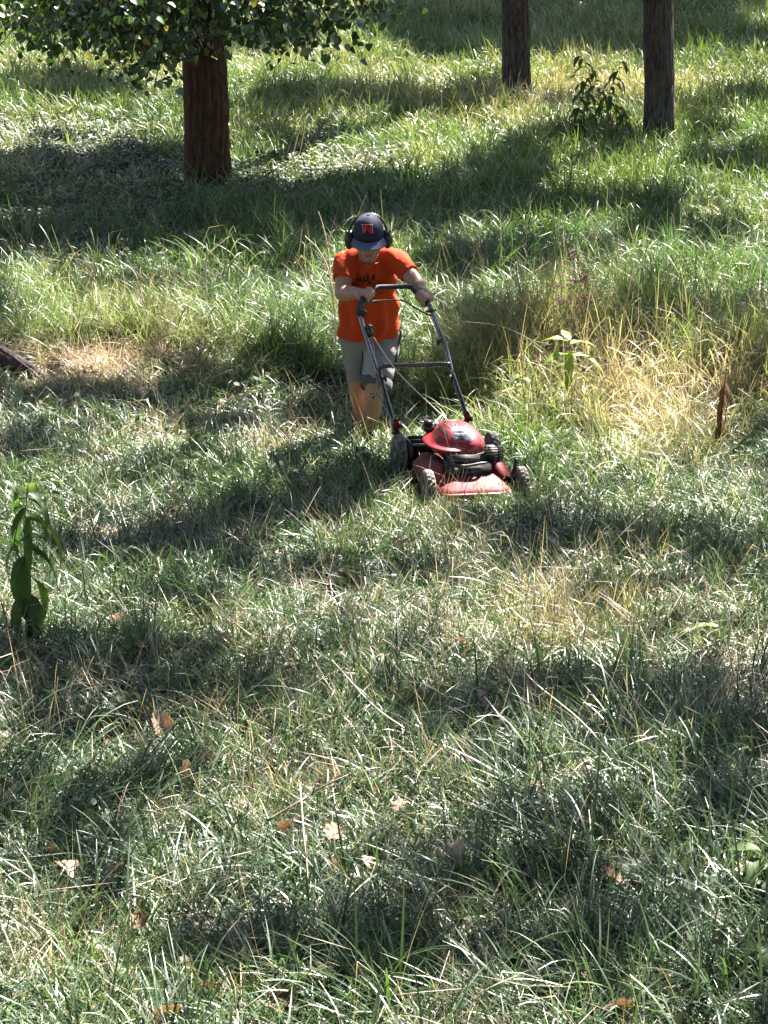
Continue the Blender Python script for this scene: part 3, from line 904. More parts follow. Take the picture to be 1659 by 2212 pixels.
sh = mk("engine_shroud", hood, M_RED, mower)
sb_ = bvh_of(hood)
def zc(pts): return [((1040 + x / 8.295) / 1.1573, (1030 + y / 8.295) / 1.1573) for x, y in pts]
vents = [zc([(545, 190), (580, 185), (640, 250), (735, 300), (715, 335), (640, 305), (570, 250)]), zc([(455, 265), (490, 260), (560, 345), (675, 410), (670, 490), (580, 440), (490, 350)]),
         zc([(1005, 285), (1050, 290), (1045, 310), (1000, 305)]), zc([(1130, 375), (1165, 400), (1215, 450), (1195, 460), (1140, 410)])]
for p in vents:
    g = decal([p], sb_, MW, .0022, 2)
    if g[1]: mk("vent", g, M_ENGINE, sh)
for p in ([(660, 180), (860, 180), (870, 205), (640, 205)],):
    pass
labp = zc([(760, 380), (800, 335), (940, 320), (1010, 350), (1090, 430), (1160, 560), (1120, 590), (900, 600), (800, 590), (765, 520)])
rimp = zc([(735, 370), (790, 310), (950, 300), (1030, 335), (1110, 415), (1190, 580), (1130, 615), (900, 622), (790, 612), (740, 530)])
mk("label_rim", decal([rimp], sb_, MW, .0022, 3), mat("pale_red_rim", (.50, .10, .13), .35, .5), sh)
lab = mk("label", decal([labp], sb_, MW, .0042, 3), M_LABEL, sh)

def text_polys(txt, place, size=1.0):
    """triangles of a word; place maps (x 0..1, y 0..1) to view coordinates"""
    cu = bpy.data.curves.new("t", 'FONT'); cu.body = txt; cu.size = 1
    o = bpy.data.objects.new("t", cu); COL.objects.link(o)
    bpy.context.view_layer.update()
    me = o.evaluated_get(bpy.context.evaluated_depsgraph_get()).to_mesh()
    P = [v.co.copy() for v in me.vertices]
    T = [tuple(p.vertices) for p in me.polygons]
    x0, x1 = min(p.x for p in P), max(p.x for p in P); y0, y1 = min(p.y for p in P), max(p.y for p in P)
    out = []
    for t in T:
        out.append([place((P[i].x - x0) / (x1 - x0), (P[i].y - y0) / (y1 - y0)) for i in t])
    o.evaluated_get(bpy.context.evaluated_depsgraph_get()).to_mesh_clear()
    bpy.data.objects.remove(o); bpy.data.curves.remove(cu)
    return out
tp = text_polys("TORO", lambda a, c: zc([(812 + 180 * a, 408 - 34 * c)])[0])
mk("label_lettering", decal(tp, sb_, MW, .0058, 1), M_LABELTXT, lab)
bars = [zc([(x, y), (x + w, y), (x + w, y + 12), (x, y + 12)]) for x, y, w in ((800, 455, 60), (868, 455, 70), (946, 455, 40), (994, 457, 46), (856, 480, 50), (914, 480, 44), (966, 480, 36))]
mk("label_lettering", decal(bars, sb_, MW, .0058, 1), M_LABELTXT, lab)
bars = [zc([(x, y), (x + w, y), (x + w, y + 9), (x, y + 9)]) for x, y, w in ((820, 530, 50), (880, 530, 60), (960, 532, 40), (830, 550, 40), (880, 552, 50), (1000, 555, 60))]
mk("label_lettering", decal(bars, sb_, MW, .0058, 1), M_LABELGREY, lab)
mk("shroud_crest", rings([oval((HX - .01, .335, .366), .045, .012, 20), oval((HX - .01, .335, .369), .040, .009, 20)]), M_RED, sh)
# fuel cap and tank behind the shroud
tk = ml(925, 917, .40)
mk("fuel_tank", merge(box(tk + Vector((.02, .02, -.02)), (.08, .09, .05), None, .012), tube([tk + Vector((-.0, 0, 0)), tk + Vector((0, 0, .022))], .026, 16)), M_BLACKPL, mower)

# handle: view points with the depth each has behind the front axle
def H(pts): return [ml(u / 1.1573, v / 1.1573, bk) for u, v, bk in pts]
RT = .0125
low_handle = H([(987, 1086, .62), (980, 1045, .66), (963, 985, .73), (949, 932, .79), (956, 918, .80), (975, 914, .80), (1045, 913, .80), (1116, 910, .80), (1124, 918, .79), (1142, 968, .74), (1155, 1005, .70), (1166, 1042, .66)])
mk("lower_handle", tube(smoothpath(low_handle, 4), RT * 1.08, 12), M_TUBE, mower)
upL = H([(946, 940, .79), (926, 876, .86), (911, 828, .92), (900, 789, .98)])
upR = H([(1130, 935, .77), (1114, 869, .85), (1093, 816, .92), (1081, 780, .98), (1071, 758, 1.01)])
mk("upper_handle", tube(smoothpath(upL, 4), RT, 12), M_STEEL, mower)
mk("upper_handle", tube(smoothpath(upR, 4), RT * 1.05, 12), M_STEEL, mower)
grip = H([(900, 789, .98), (895, 771, 1.0), (903, 752, 1.03), (938, 721, 1.10), (945, 718, 1.11), (1020, 716, 1.11), (1029, 718, 1.11), (1046, 737, 1.07), (1060, 750, 1.03), (1071, 758, 1.01)])
gpath = rounded(grip, .02, 3)
mk("grip_bar", tube(gpath, RT * 1.18, 12), M_GRIP, mower)
bail = H([(905, 785, .97), (909, 765, 1.0), (934, 752, 1.05), (1008, 750, 1.05), (1059, 782, .98), (1080, 790, .965)])
mk("bail_bar", tube(rounded(bail, .02, 4), .0045, 8), M_BLACKPL, mower)
rod = H([(920, 833, .91), (932, 868, .885), (944, 949, .78), (946, 985, .73), (970, 1033, .66), (985, 1060, .62)])
mk("control_cable", tube(smoothpath(rod, 5), .0055, 8), M_STEEL, mower)
cord = H([(934, 843, .90), (975, 905, .72), (1009, 946, .60), (1075, 1010, .46), (1120, 1052, .37)])
mk("starter_cord", tube(smoothpath(cord, 5), .0028, 6), M_ROPE, mower)
slv = H([(914, 812, .94), (922, 840, .905)])
mk("cord_guide", merge(tube([slv[0] + Vector((.012, -.012, 0)), slv[1] + Vector((.012, -.012, 0))], .017, 12), tube([slv[0].lerp(slv[1], .1) + Vector((.014, -.014, 0)), slv[0].lerp(slv[1], .3) + Vector((.014, -.014, 0))], .020, 12)), M_BLACKPL, mower)
def knob(u, v, bk, s=1, m=M_BLACKPL, cap=M_STEEL):
    p = ml(u / 1.1573, v / 1.1573, bk)
    k_ = mk("knob", merge(tube([p + Vector((s * .005, 0, 0)), p + Vector((s * .022, -.004, 0))], [.010, .016], 10), box(p + Vector((s * .02, -.004, -.002)), (.012, .014, .042), None, .004)), m, mower)
    mk("bolt", tube([p + Vector((s * .02, -.006, .012)), p + Vector((s * .036, -.012, .014))], .007, 8), cap, k_)
knob(1104, 853, .87, -1); knob(1137, 945, .765, -1); knob(955, 945, .76, 1); knob(942, 987, .725, -1, M_STEEL)
br = H([(1078, 777, .975)])[0]
mk("bail_bracket", merge(box(br, (.034, .016, .022), None, .004), tube([br + Vector((-.03, -.005, -.004)), br + Vector((.028, -.005, .004))], .006, 8)), M_BLACKPL, mower)
br = H([(903, 783, .975)])[0]
mk("bail_bracket", merge(box(br + Vector((.012, 0, 0)), (.03, .018, .034), None, .004), tube([br + Vector((0, -.01, .0)), br + Vector((.03, -.012, .012))], .006, 8)), M_BLACKPL, mower)
for u, v, bk in ((989, 1058, .635), (1166, 1040, .655)):
    p = ml(u / 1.1573, v / 1.1573, bk)
    mk("handle_bracket", merge(box(p + Vector((0, -.01, -.01)), (.026, .03, .075), None, .006), tube([p + Vector((.012, -.02, -.012)), p + Vector((.03, -.024, -.012))], .012, 10)), M_DECK, mower)
    g = ml(u / 1.1573, v / 1.1573, bk)
    mk("handle_stay", tube([g + Vector((0, -.005, -.02)), Vector((math.copysign(.215, g.x), .60, .13))], .014, 8), M_BLACKPL, mower)

# ------------------------------------------------------------------ person
FEETY = 13.40
PX = lambda u, v, y: at_y(u / 1.1573, v / 1.1573, y)
pb = gpix(793, 905); pb = G(-.06, 13.42)
person = thing("person", "boy in orange T-shirt, grey shorts, navy cap and black earmuffs pushing the red mower", "person", pb)
def mkp(name, geo, m, parent=None, smooth=True):
    return mk(name, shift(geo, -pb), m, parent or person, smooth)

HC = PX(921, 592, 13.14) ; 
HR = Matrix.Rotation(radians(17), 3, 'X') @ Matrix.Rotation(radians(2), 3, 'Z')     # nod towards the mower
def hd(p): return HC + HR @ Vector(p)
def hgeo(geo): return [hd(v) for v in geo[0]], geo[1]

head = merge(sphere((0, .012, .02), (.076, .094, .10), 24, 16), sphere((0, -.022, -.045), (.062, .066, .075), 20, 14), sphere((0, -.048, -.098), (.030, .030, .024), 14, 10),
             sphere((-.036, -.045, -.055), (.030, .028, .034), 12, 10), sphere((.036, -.045, -.055), (.030, .028, .034), 12, 10),
             sphere((0, -.088, -.058), (.042 * .95, .012, .030), 14, 10), sphere((0, -.094, -.028), (.014, .020, .014), 12, 8), tube([(0, -.078, .012), (0, -.098, -.026)], [.007, .011], 10),
             sphere((0, -.094, -.062), (.024, .007, .006), 12, 8), sphere((0, -.091, -.075), (.020, .007, .007), 12, 8),
             sphere((-.078, .012, -.02), (.010, .018, .030), 10, 8), sphere((.078, .012, -.02), (.010, .018, .030), 10, 8))
head = hgeo(head)
neck0 = PX(921, 655, 13.30)
sL, sR = PX(862, 650, 13.30), PX(990, 646, 13.30)
eL, eR = PX(856, 733, 13.17), PX(1045, 712, 13.15)
hLc, hRc = PX(921, 731, 13.0), PX(1055, 745, 12.98)
gw = [MW @ p for p in gpath]
def tube_at(u):
    """nearest handle point to a view x"""
    best = min(gw, key=lambda p: (pix(np.array([tuple(p)]))[0][0] - u / 1.1573) ** 2 + 0)
    return best
def nearest_seg(u, v):
    def d2(p):
        a, c = pix(np.array([tuple(p)]))
        return (a[0] - u / 1.1573) ** 2 + (c[0] - v / 1.1573) ** 2
    dense = []
    for a, c in zip(gw[:-1], gw[1:]):
        for k in range(8): dense.append((a.lerp(c, k / 8), (c - a).normalized()))
    return min(dense, key=lambda q: d2(q[0]))
tLp, tLd = nearest_seg(919, 738)
tRp, tRd = nearest_seg(1056, 746)

def hand(tp, td, wrist, thumb_end):
    """fist closed on a tube: palm on the wearer's side, four fingers over the top and down the front, thumb under"""
    a = td.normalized()
    w = (wrist - tp); w = (w - a * w.dot(a)).normalized()             # towards the wrist
    up = a.cross(w)
    if up.z < 0: up = -up
    f = -w
    R = .016
    gs = []
    palm = tp + w * .026 + up * .010
    Rm = Matrix((a, w, up)).transposed()
    gs.append(sphere(palm + w * .018, (.040, .036, .021), 16, 12, Rm))
    gs.append(chain([(wrist, .0275), (palm + w * .030, .026)]))
    offs = (-.033, -.011, .011, .032); lens = (.92, 1.0, .97, .82)
    if thumb_end < 0: offs = tuple(-o for o in offs)
    for o, l in zip(offs, lens):
        c = tp + a * (o * .95)
        pts = [(c + w * .012 + up * .026, .0105), (c + f * .012 * l + up * .027, .0100), (c + f * .027 * l + up * .006, .0092), (c + f * .022 * l - up * .017 * l, .0084), (c + f * .004 - up * .023, .0076)]
        gs.append(chain(pts, 10))
    o = -.040 if thumb_end > 0 else .040
    c = tp + a * o
    gs.append(chain([(palm + a * o * .55 + w * .012 - up * .004, .0135), (c + w * .018 - up * .012, .0115), (c - up * .025 + f * .004, .0098), (c * .8 + (tp) * .2 - up * .026 + f * .022, .0082)], 10))
    return merge(*gs)
wL = tLp + (eL - tLp).normalized() * .075 + Vector((0, .0, .008))
wR = tRp + (eR - tRp).normalized() * .080 + Vector((0, .02, .005))
handL = hand(tLp, tLd, wL, 1)
handR = hand(tRp, tRd, wR, -1)

hipL, hipR = PX(888, 850, 13.46), PX(962, 840, 13.45)
knL, knR = PX(893, 948, 13.42), PX(937, 962, 13.26)
anL, anR = PX(898, 1046, 13.55), PX(930, 1055, 13.33)
anL.z = float(hz(anL.x, anL.y)) + .075; anR.z = float(hz(anR.x, anR.y)) + .07
torso_pts = [(PX(921, 840, 13.46), .135, .085), (PX(921, 780, 13.46), .130, .085), (PX(922, 720, 13.42), .128, .082), (PX(924, 680, 13.36), .115, .070), (PX(926, 655, 13.34), .09, .055)]
tor = rings([oval(p, rx, ry, 24) for p, rx, ry in torso_pts])
body = merge(head, chain([(neck0 + Vector((0, .03, -.03)), .058), (hd((0, .02, -.05)), .052)]), tor,
             chain([(sL, .052), (sL.lerp(eL, .5), .050), (eL, .044), (eL.lerp(wL, .35), .045), (wL, .028)]), handL,
             chain([(sR, .052), (sR.lerp(eR, .5), .048), (eR, .042), (eR.lerp(wR, .35), .041), (wR, .028)]), handR,
             chain([(hipL, .085), (hipL.lerp(knL, .5), .074), (knL, .054), (knL.lerp(anL, .3), .053), (knL.lerp(anL, .65), .042), (anL, .033)]),
             chain([(hipR, .085), (hipR.lerp(knR, .5), .074), (knR, .055), (knR.lerp(anR, .3), .054), (knR.lerp(anR, .65), .043), (anR, .033)]),
             sphere(anL + Vector((0, -.06, -.045)), (.038, .10, .030)), sphere(anR + Vector((.0, -.06, -.042)), (.038, .10, .030)))
body = blob(body, .0045, 2)
mkp("body", body, M_SKIN)
mkp("lips", hgeo(merge(sphere((0, -.0985, -.064), (.021, .005, .0045), 12, 8), sphere((0, -.0965, -.074), (.017, .005, .005), 12, 8))), M_LIP)
for s_ in (-1, 1):
    mkp("eye", hgeo(sphere((s_ * .030, -.074, .008), .011, 12, 8)), M_EYE)
mkp("hair", hgeo(blob(merge(sphere((0, .030, .0), (.083, .088, .082), 20, 14), sphere((0, .06, -.05), (.06, .05, .05), 16, 10)), .006, 2)), M_HAIR)

# T-shirt
sh_r = [(PX(921, 838, 13.44), .175, .132), (PX(921, 815, 13.45), .176, .134), (PX(920, 775, 13.45), .172, .134), (PX(921, 735, 13.42), .166, .130), (PX(923, 700, 13.37), .160, .120), (PX(925, 668, 13.33), .148, .100), (PX(926, 650, 13.32), .118, .078), (PX(926, 640, 13.315), .075, .062)]
shirt_g = rings([oval(p, rx, ry, 32, Vector((0, .0 if i > 2 else -.12, 1))) for i, (p, rx, ry) in enumerate(sh_r)])
slL, slR = PX(861, 700, 13.22), PX(1022, 694, 13.22)
dL = (eL - sL).normalized(); dR = (eR - sR).normalized()
cutL = sL + dL * ((slL - sL).dot(dL)); cutR = sR + dR * ((slR - sR).dot(dR))
def sleeve(s0, cut, r0, r1):
    d = (cut - s0).normalized(); n_, b_ = frame(d)
    rs = []
    for t, r_ in ((-.35, .035), (-.15, r0 * .92), (.1, r0), (.5, (r0 + r1) / 2), (.85, r1), (1.0, r1 * 1.03)):
        c = s0.lerp(cut, t)
        rs.append([c + (n_ * cos(2 * pi * k / 20) + b_ * sin(2 * pi * k / 20)) * r_ for k in range(20)])
    return rings(rs)
trap = neck0 + Vector((0, .01, .012))
shirt_g = merge(shirt_g, sleeve(sL, cutL, .060, .062), sleeve(sR, cutR, .060, .061),
                chain([(trap + Vector((-.02, 0, 0)), .062), (trap.lerp(sL, .55) + Vector((0, 0, .012)), .064), (sL + dL * .01, .060)]), chain([(trap + Vector((.02, 0, 0)), .062), (trap.lerp(sR, .55) + Vector((0, 0, .012)), .064), (sR + dR * .01, .060)]))
shirt_v, shirt_f = blob(shirt_g, .008, 9)
# folds: pulled from the shoulders to the belly and across the waist
out = []
for v in shirt_v:
    fx = v.x - pb.x
    w_ = .0085 * sin(fx * 80 + 7 * (v.z - .9) + 1.4 * sin(v.z * 17)) * (.35 + .65 * abs(sin(v.z * 6 + 1))) + .0055 * sin(v.z * 40 + fx * 26 + 2.2 * sin(fx * 15))
    w_ += .006 * (float(vnoise(fx * 9 + 5, v.z * 8 + v.y * 5)) - .5)
    c = Vector((pb.x + .01, 13.42, v.z))
    d = (v - c); d.z = 0
    if d.length > .01: v = v + d.normalized() * w_
    out.append(v)
shirt = (out, shirt_f)
sh_o = mkp("t_shirt", shirt, M_ORANGE)
sbv = bvh_of(shirt)
def zs(pts): return [((860 + x / 10.37) / 1.1573, (660 + y / 10.37) / 1.1573) for x, y in pts]
strokes = [zs(p) for p in (
    [(290, 412), (345, 385), (400, 365), (400, 440), (360, 425)], [(400, 365), (450, 310), (468, 440), (440, 455), (402, 442)],
    [(490, 430), (500, 335), (524, 262), (552, 285), (540, 390), (520, 440)], [(520, 440), (540, 400), (590, 415), (575, 440), (540, 470)],
    [(588, 420), (584, 255), (612, 218), (640, 245), (640, 400), (650, 470), (625, 470)], [(640, 420), (690, 480), (690, 520), (655, 540), (630, 470)],
    [(690, 480), (700, 400), (740, 285), (770, 300), (740, 410), (720, 425)], [(740, 285), (792, 228), (806, 262), (795, 400), (745, 415), (765, 330)],
    [(795, 400), (835, 420), (850, 445), (800, 425)], [(850, 440), (960, 488), (955, 506), (880, 502)],
    [(215, 480), (300, 470), (305, 490), (225, 500)], [(205, 500), (232, 500), (235, 580), (215, 570)], [(240, 545), (300, 540), (302, 556), (245, 565)], [(275, 490), (300, 490), (310, 535), (285, 540)],
    [(330, 520), (350, 500), (362, 560), (342, 570)], [(380, 500), (420, 495), (425, 510), (395, 515), (400, 560), (385, 560)], [(450, 490), (465, 490), (470, 550), (452, 550)], [(490, 490), (530, 500), (525, 515), (495, 508), (500, 540), (485, 540)],
    [(720, 505), (760, 500), (765, 515), (725, 520)], [(790, 480), (810, 470), (830, 510), (812, 515)], [(840, 520), (880, 520), (880, 535), (842, 535)],
    [(890, 750), (930, 735), (932, 770), (895, 785)], [(950, 730), (1010, 715), (1012, 735), (970, 745), (972, 770), (952, 772)], [(955, 850), (1010, 860), (1012, 875), (958, 866)])]
for st_ in strokes: mk("print_mark", shift(decal([st_], sbv, None, .003, 2), -pb), M_PRINT, sh_o)
# collar ring
mk("collar", shift(tube(oval(PX(924, 648, 13.255), .062, .050, 28, Vector((0, -.55, 1))) + [oval(PX(924, 648, 13.255), .062, .050, 28, Vector((0, -.55, 1)))[0]], .0075, 8, False), -pb), M_ORANGE, sh_o)

# shorts
hemL, hemR = PX(899, 950, 13.41), PX(940, 968, 13.265)
def leg_loft(hip, hem, r0, r1):
    d = (hem - hip)
    rs = []
    for t in (-.15, .1, .4, .7, .9, 1.0):
        c = hip + d * t
        r_ = r0 + (r1 - r0) * max(0, t)
        rs.append(oval(c, r_, r_ * 1.02, 28, -d))
    return rings(rs)
shorts_g = merge(rings([oval(PX(921, 880, 13.46), .130, .115, 28), oval(PX(921, 850, 13.46), .160, .125, 28), oval(PX(921, 800, 13.455), .160, .122, 28)]),
                 leg_loft(hipL + Vector((-.002, 0, -.01)), hemL, .092, .072), leg_loft(hipR + Vector((.004, 0, -.01)), hemR, .092, .084))
shv, shf = blob(shorts_g, .007, 4)
out = []
for v in shv:
    w_ = .006 * sin(v.z * 55 + v.x * 30 + 2 * sin(v.x * 20)) + .007 * (float(vnoise(v.x * 11, v.z * 9)) - .5)
    c = (hipL if v.x < pb.x - .005 else hipR).copy(); c.z = v.z
    d = v - c; d.z = 0
    if d.length > .01: v = v + d.normalized() * w_
    out.append(v)
shorts = (out, shf)
so = mkp("shorts", shorts, M_SHORTS)
sbb = bvh_of(shorts)
z2 = lambda pts: [((780 + x / 4.1475) / 1.1573, (780 + y / 4.1475) / 1.1573) for x, y in pts]
mk("front_panel", shift(decal([z2([(530, 400), (560, 385), (600, 375), (640, 560), (660, 690), (585, 668), (505, 640), (510, 520)])], sbb, None, .0035, 4), -pb), M_PANEL, so)
mk("piping", shift(decal([z2([(500, 640), (515, 520), (520, 400), (532, 400), (524, 520), (510, 642)]), z2([(500, 640), (585, 668), (660, 692), (658, 700), (583, 676), (500, 650)])], sbb, None, .0045, 3), -pb), M_BLACKCLOTH, so)
def band(hip, hem, r_, w):
    d = (hem - hip).normalized(); rs = []
    for t, rr in ((-w, r_ * .97), (-w * .95, r_ * 1.005), (-.004, r_ * 1.03), (.010, r_ * 1.02), (.008, r_ * .93), (-.03, r_ * .9)):
        rs.append(oval(hem + d * t, rr, rr * 1.02, 28, -d))
    return rings(rs, cap=False)
mk("hem_band", shift(band(hipR + Vector((.010, 0, 0)), hemR, .089, .045), -pb), M_BAND, so)
if False: mk("hem_band", shift(band(hipL + Vector((-.008, 0, 0)), hemL, .076, .008), -pb), M_BLACKCLOTH, so)
# side piping down the wearer's outer seam
sp = []
for k in range(12):
    t = k / 11
    v_ = 812 + t * 95
    o_, d_ = C0, ray((1000 - t * 22) / 1.1573, v_ / 1.1573).normalized()
    hit = None
    for du in range(0, 40, 2):
        d_ = ray((1006 - t * 20 - du) / 1.1573, v_ / 1.1573).normalized()
        h_ = sbb.ray_cast(C0, d_)
        if h_[0] is not None: hit = h_[0]; break
    if hit is not None: sp.append(hit + Vector((.002, 0, 0)))
if len(sp) > 3: mk("piping", shift(tube(sp, .006, 6), -pb), M_BLACKCLOTH, so)

for an in (anL, anR):
    g0 = Vector((an.x, an.y, an.z - .075))
    shoe = blob(merge(sphere(g0 + Vector((0, .0, .045)), (.045, .055, .05), 16, 10), sphere(g0 + Vector((0, -.10, .032)), (.046, .085, .036), 16, 10), box(g0 + Vector((0, -.06, .012)), (.085, .22, .022), None, .01)), .006, 2)
    mkp("shoe", shoe, M_SHOE)

# cap
cap_r = []
nseg = 48
for j in range(13):
    a = (j / 12) * pi / 2
    ring = []
    for k in range(nseg):
        t = 2 * pi * k / nseg
        seam = 1 - .012 * math.exp(-((((t / (pi / 3)) + .5) % 1 - .5) / .06) ** 2)
        rr = sin(a) if j else .02
        front = 1.0 + (.05 * max(0, -sin(t)) ** 2 * rr)
        z = .112 * cos(a) ** .85 if j < 12 else -.004
        ring.append(Vector((.087 * rr * cos(t) * seam, .010 + .103 * rr * sin(t) * seam * front, .016 + z + (.006 * max(0, -sin(t)) if 0 < j < 12 else 0))))
    cap_r.append(ring)
inner = [Vector((p.x * .95, .01 + (p.y - .01) * .95, p.z + .004)) for p in cap_r[-1]]
cap_g = rings(cap_r + [inner], cap=False)
cap_g = (cap_g[0], cap_g[1] + [tuple(range(nseg))])
cap_o = mkp("cap", hgeo(cap_g), M_CAP)
# brim: curved bill with thickness
def brim_pt(a, s_, dz=0):
    th = radians(-162 + 144 * a)
    base = Vector((.086 * cos(th), .010 + .105 * sin(th) * 1.04, .018))
    reach = .062 * sin(pi * a) ** .55
    p = base + Vector((0.10 * (a - .5) * s_ * .4, -reach * s_, -.012 * s_))
    p.z += -.020 * ((p.x / .085) ** 2) * (.4 + .6 * s_) + dz
    return p
nb_, ns_ = 24, 7
topv = [[brim_pt(i / nb_, j / ns_) for i in range(nb_ + 1)] for j in range(ns_ + 1)]
botv = [[brim_pt(i / nb_, j / ns_, -.004) for i in range(nb_ + 1)] for j in range(ns_ + 1)]
V = [p for r_ in topv for p in r_] + [p for r_ in botv for p in r_]
F = []; N1 = nb_ + 1; off = N1 * (ns_ + 1)
for j in range(ns_):
    for i in range(nb_):
        a = j * N1 + i
        F.append((a, a + N1, a + N1 + 1, a + 1)); F.append((off + a, off + a + 1, off + a + N1 + 1, off + a + N1))
a = ns_ * N1
for i in range(nb_): F.append((a + i, off + a + i, off + a + i + 1, a + i + 1))
for j in range(ns_):
    F.append((j * N1, off + j * N1, off + (j + 1) * N1, (j + 1) * N1)); F.append((j * N1 + nb_, (j + 1) * N1 + nb_, off + (j + 1) * N1 + nb_, off + j * N1 + nb_))
mk("brim", shift(hgeo((V, F)), -pb), M_BRIM, cap_o)
mk("button", shift(hgeo(sphere((0, .010, .131), (.009, .009, .005), 12, 8)), -pb), M_CAP, cap_o)
cbv = bvh_of(hgeo(cap_g))
zN = lambda pts: [((850 + x / 11.06) / 1.1573, (520 + y / 11.06) / 1.1573) for x, y in pts]
Nred = [[(622, 470), (700, 470), (700, 505), (622, 505)], [(640, 500), (690, 500), (690, 680), (640, 680)], [(622, 665), (705, 665), (705, 702), (622, 702)],
        [(690, 470), (735, 470), (860, 640), (860, 700), (830, 700), (690, 530)], [(815, 470), (895, 470), (895, 505), (815, 505)], [(830, 500), (878, 500), (878, 700), (830, 640)], [(830, 670), (895, 670), (900, 705), (830, 705)]]
Nedge = [[(590, 440), (620, 455), (900, 448), (912, 520), (895, 520), (890, 468), (600, 470)], [(888, 520), (902, 520), (900, 640), (915, 690), (896, 712), (884, 640)], [(612, 470), (626, 470), (626, 510), (612, 510)],
         [(628, 510), (642, 510), (642, 670), (628, 670)], [(612, 665), (625, 665), (625, 708), (612, 708)], [(688, 540), (702, 556), (702, 665), (688, 665)]]
mk("cap_letter", shift(decal([zN(p) for p in Nedge], cbv, None, .0020, 2), -pb), M_LOGO_EDGE, cap_o)
mk("cap_letter", shift(decal([zN(p) for p in Nred], cbv, None, .0036, 2), -pb), M_LOGO_RED, cap_o)

# earmuffs
ear = mkp("earmuffs", hgeo(tube(smoothpath([(-.112, .02, -.005), (-.100, .030, .040), (-.074, .048, .080), (-.040, .062, .102), (0, .066, .110), (.040, .062, .102), (.074, .048, .080), (.100, .030, .040), (.112, .02, -.005)], 5), .0068, 8)), M_BLACKPL)
for s_ in (-1, 1):
    cupg = hgeo(blob(merge(sphere((s_ * .108, .013, -.024), (.028, .044, .057), 20, 14), sphere((s_ * .098, .015, -.022), (.020, .043, .056), 20, 14)), .005, 2))
    c_ = mk("ear_cup", shift(cupg, -pb), M_BLACKPL, ear)
    mk("cushion", shift(hgeo(sphere((s_ * .084, .015, -.022), (.014, .042, .054), 18, 10)), -pb), M_FOAM, ear)
    mk("pivot", shift(hgeo(sphere((s_ * .120, .018, .018), (.010, .012, .014), 10, 8)), -pb), M_BLACKPL, ear)

# ------------------------------------------------------------------ grass clumps (real blades)
def clump(nb, rad, h0, h1, w, tilt, curl, seg, seed, heads=0.0, lay=None, headlen=.12, kink=0.0):
    rgc = np.random.default_rng(seed)
    V, F, R, T = [], [], [], []
    for i in range(nb):
        r_ = rad * sqrt(rgc.random()); a0 = rgc.random() * 6.283
        base = np.array([r_ * cos(a0), r_ * sin(a0), -.015])
        az = rgc.random() * 6.283 if lay is None else rgc.normal(0, lay)
        hgt = rgc.uniform(h0, h1); ww = w * rgc.uniform(.6, 1.25)
        th = abs(rgc.normal(tilt, tilt * .5 + .03)); cu = curl * rgc.uniform(.3, 1.4)
        stem = rgc.random() < heads
        if stem: cu *= .35; ww *= .45; hgt *= 1.25
        d = np.array([cos(az), sin(az)]); tw = rgc.normal(0, .6)
        side0 = np.array([-sin(az), cos(az)])
        p = base.copy(); sl = hgt / seg; rnd = rgc.random()
        n0 = len(V); kk = rgc.integers(1, seg) if rgc.random() < kink else -1
        for j in range(seg + 1):
            s_ = j / seg
            wd = ww * (1 - s_ ** 2.2) * (.75 + .5 * s_) if not stem else ww * (1 - .5 * s_)
            if stem and s_ > 1 - headlen: wd = w * .9
            if j == seg: wd = ww * .12
            an = th + cu * s_ ** 1.4 + (1.1 if kk >= 0 and j > kk else 0)
            hor = np.array([d[0] * sin(an), d[1] * sin(an), cos(an)])
            ta = tw * s_
            sd = np.array([side0[0] * cos(ta), side0[1] * cos(ta), sin(ta)])
            V.append(p - sd * wd * .5); V.append(p + sd * wd * .5)
            rr = rnd if not stem else min(1.0, .75 + rnd * .35)
            R += [rr, rr]; T += [s_, s_]
            p = p + hor * sl
        for j in range(seg):
            a = n0 + 2 * j
            F.append((a, a + 1, a + 3, a + 2))
    return (V, F), {'rnd': R, 'tt': T}

def leaf_clump(nl, rad, size, h, seed):
    rgc = np.random.default_rng(seed)
    V, F, R, T = [], [], [], []
    tpl = [(0, 0, 0), (-.42, .35, .06), (.42, .35, .06), (0, .5, 0), (-.34, .75, .0), (.34, .75, 0), (0, 1.0, -.08)]
    fs = [(0, 3, 1), (0, 2, 3), (1, 3, 4), (3, 2, 5), (4, 3, 6), (3, 5, 6)]
    for i in range(nl):
        r_ = rad * sqrt(rgc.random()); a0 = rgc.random() * 6.283
        c = Vector((r_ * cos(a0), r_ * sin(a0), rgc.uniform(.01, h)))
        M = Euler((rgc.normal(0, .5), rgc.normal(0, .5), rgc.random() * 6.28)).to_matrix()
        sz = size * rgc.uniform(.6, 1.3); n0 = len(V); rn = rgc.random()
        for p in tpl:
            V.append(tuple(c + M @ (Vector(p) * sz))); R.append(rn); T.append(.4)
        F += [tuple(k + n0 for k in f) for f in fs]
    return (V, F), {'rnd': R, 'tt': T}

def family(name, makers, m):
    c = bpy.data.collections.new(name)
    for i, (geo, at) in enumerate(makers):
        o = mk("%s_%02d" % (name, i), geo, m, None, True, at, link=False)
        c.objects.link(o)
    return c, len(makers)

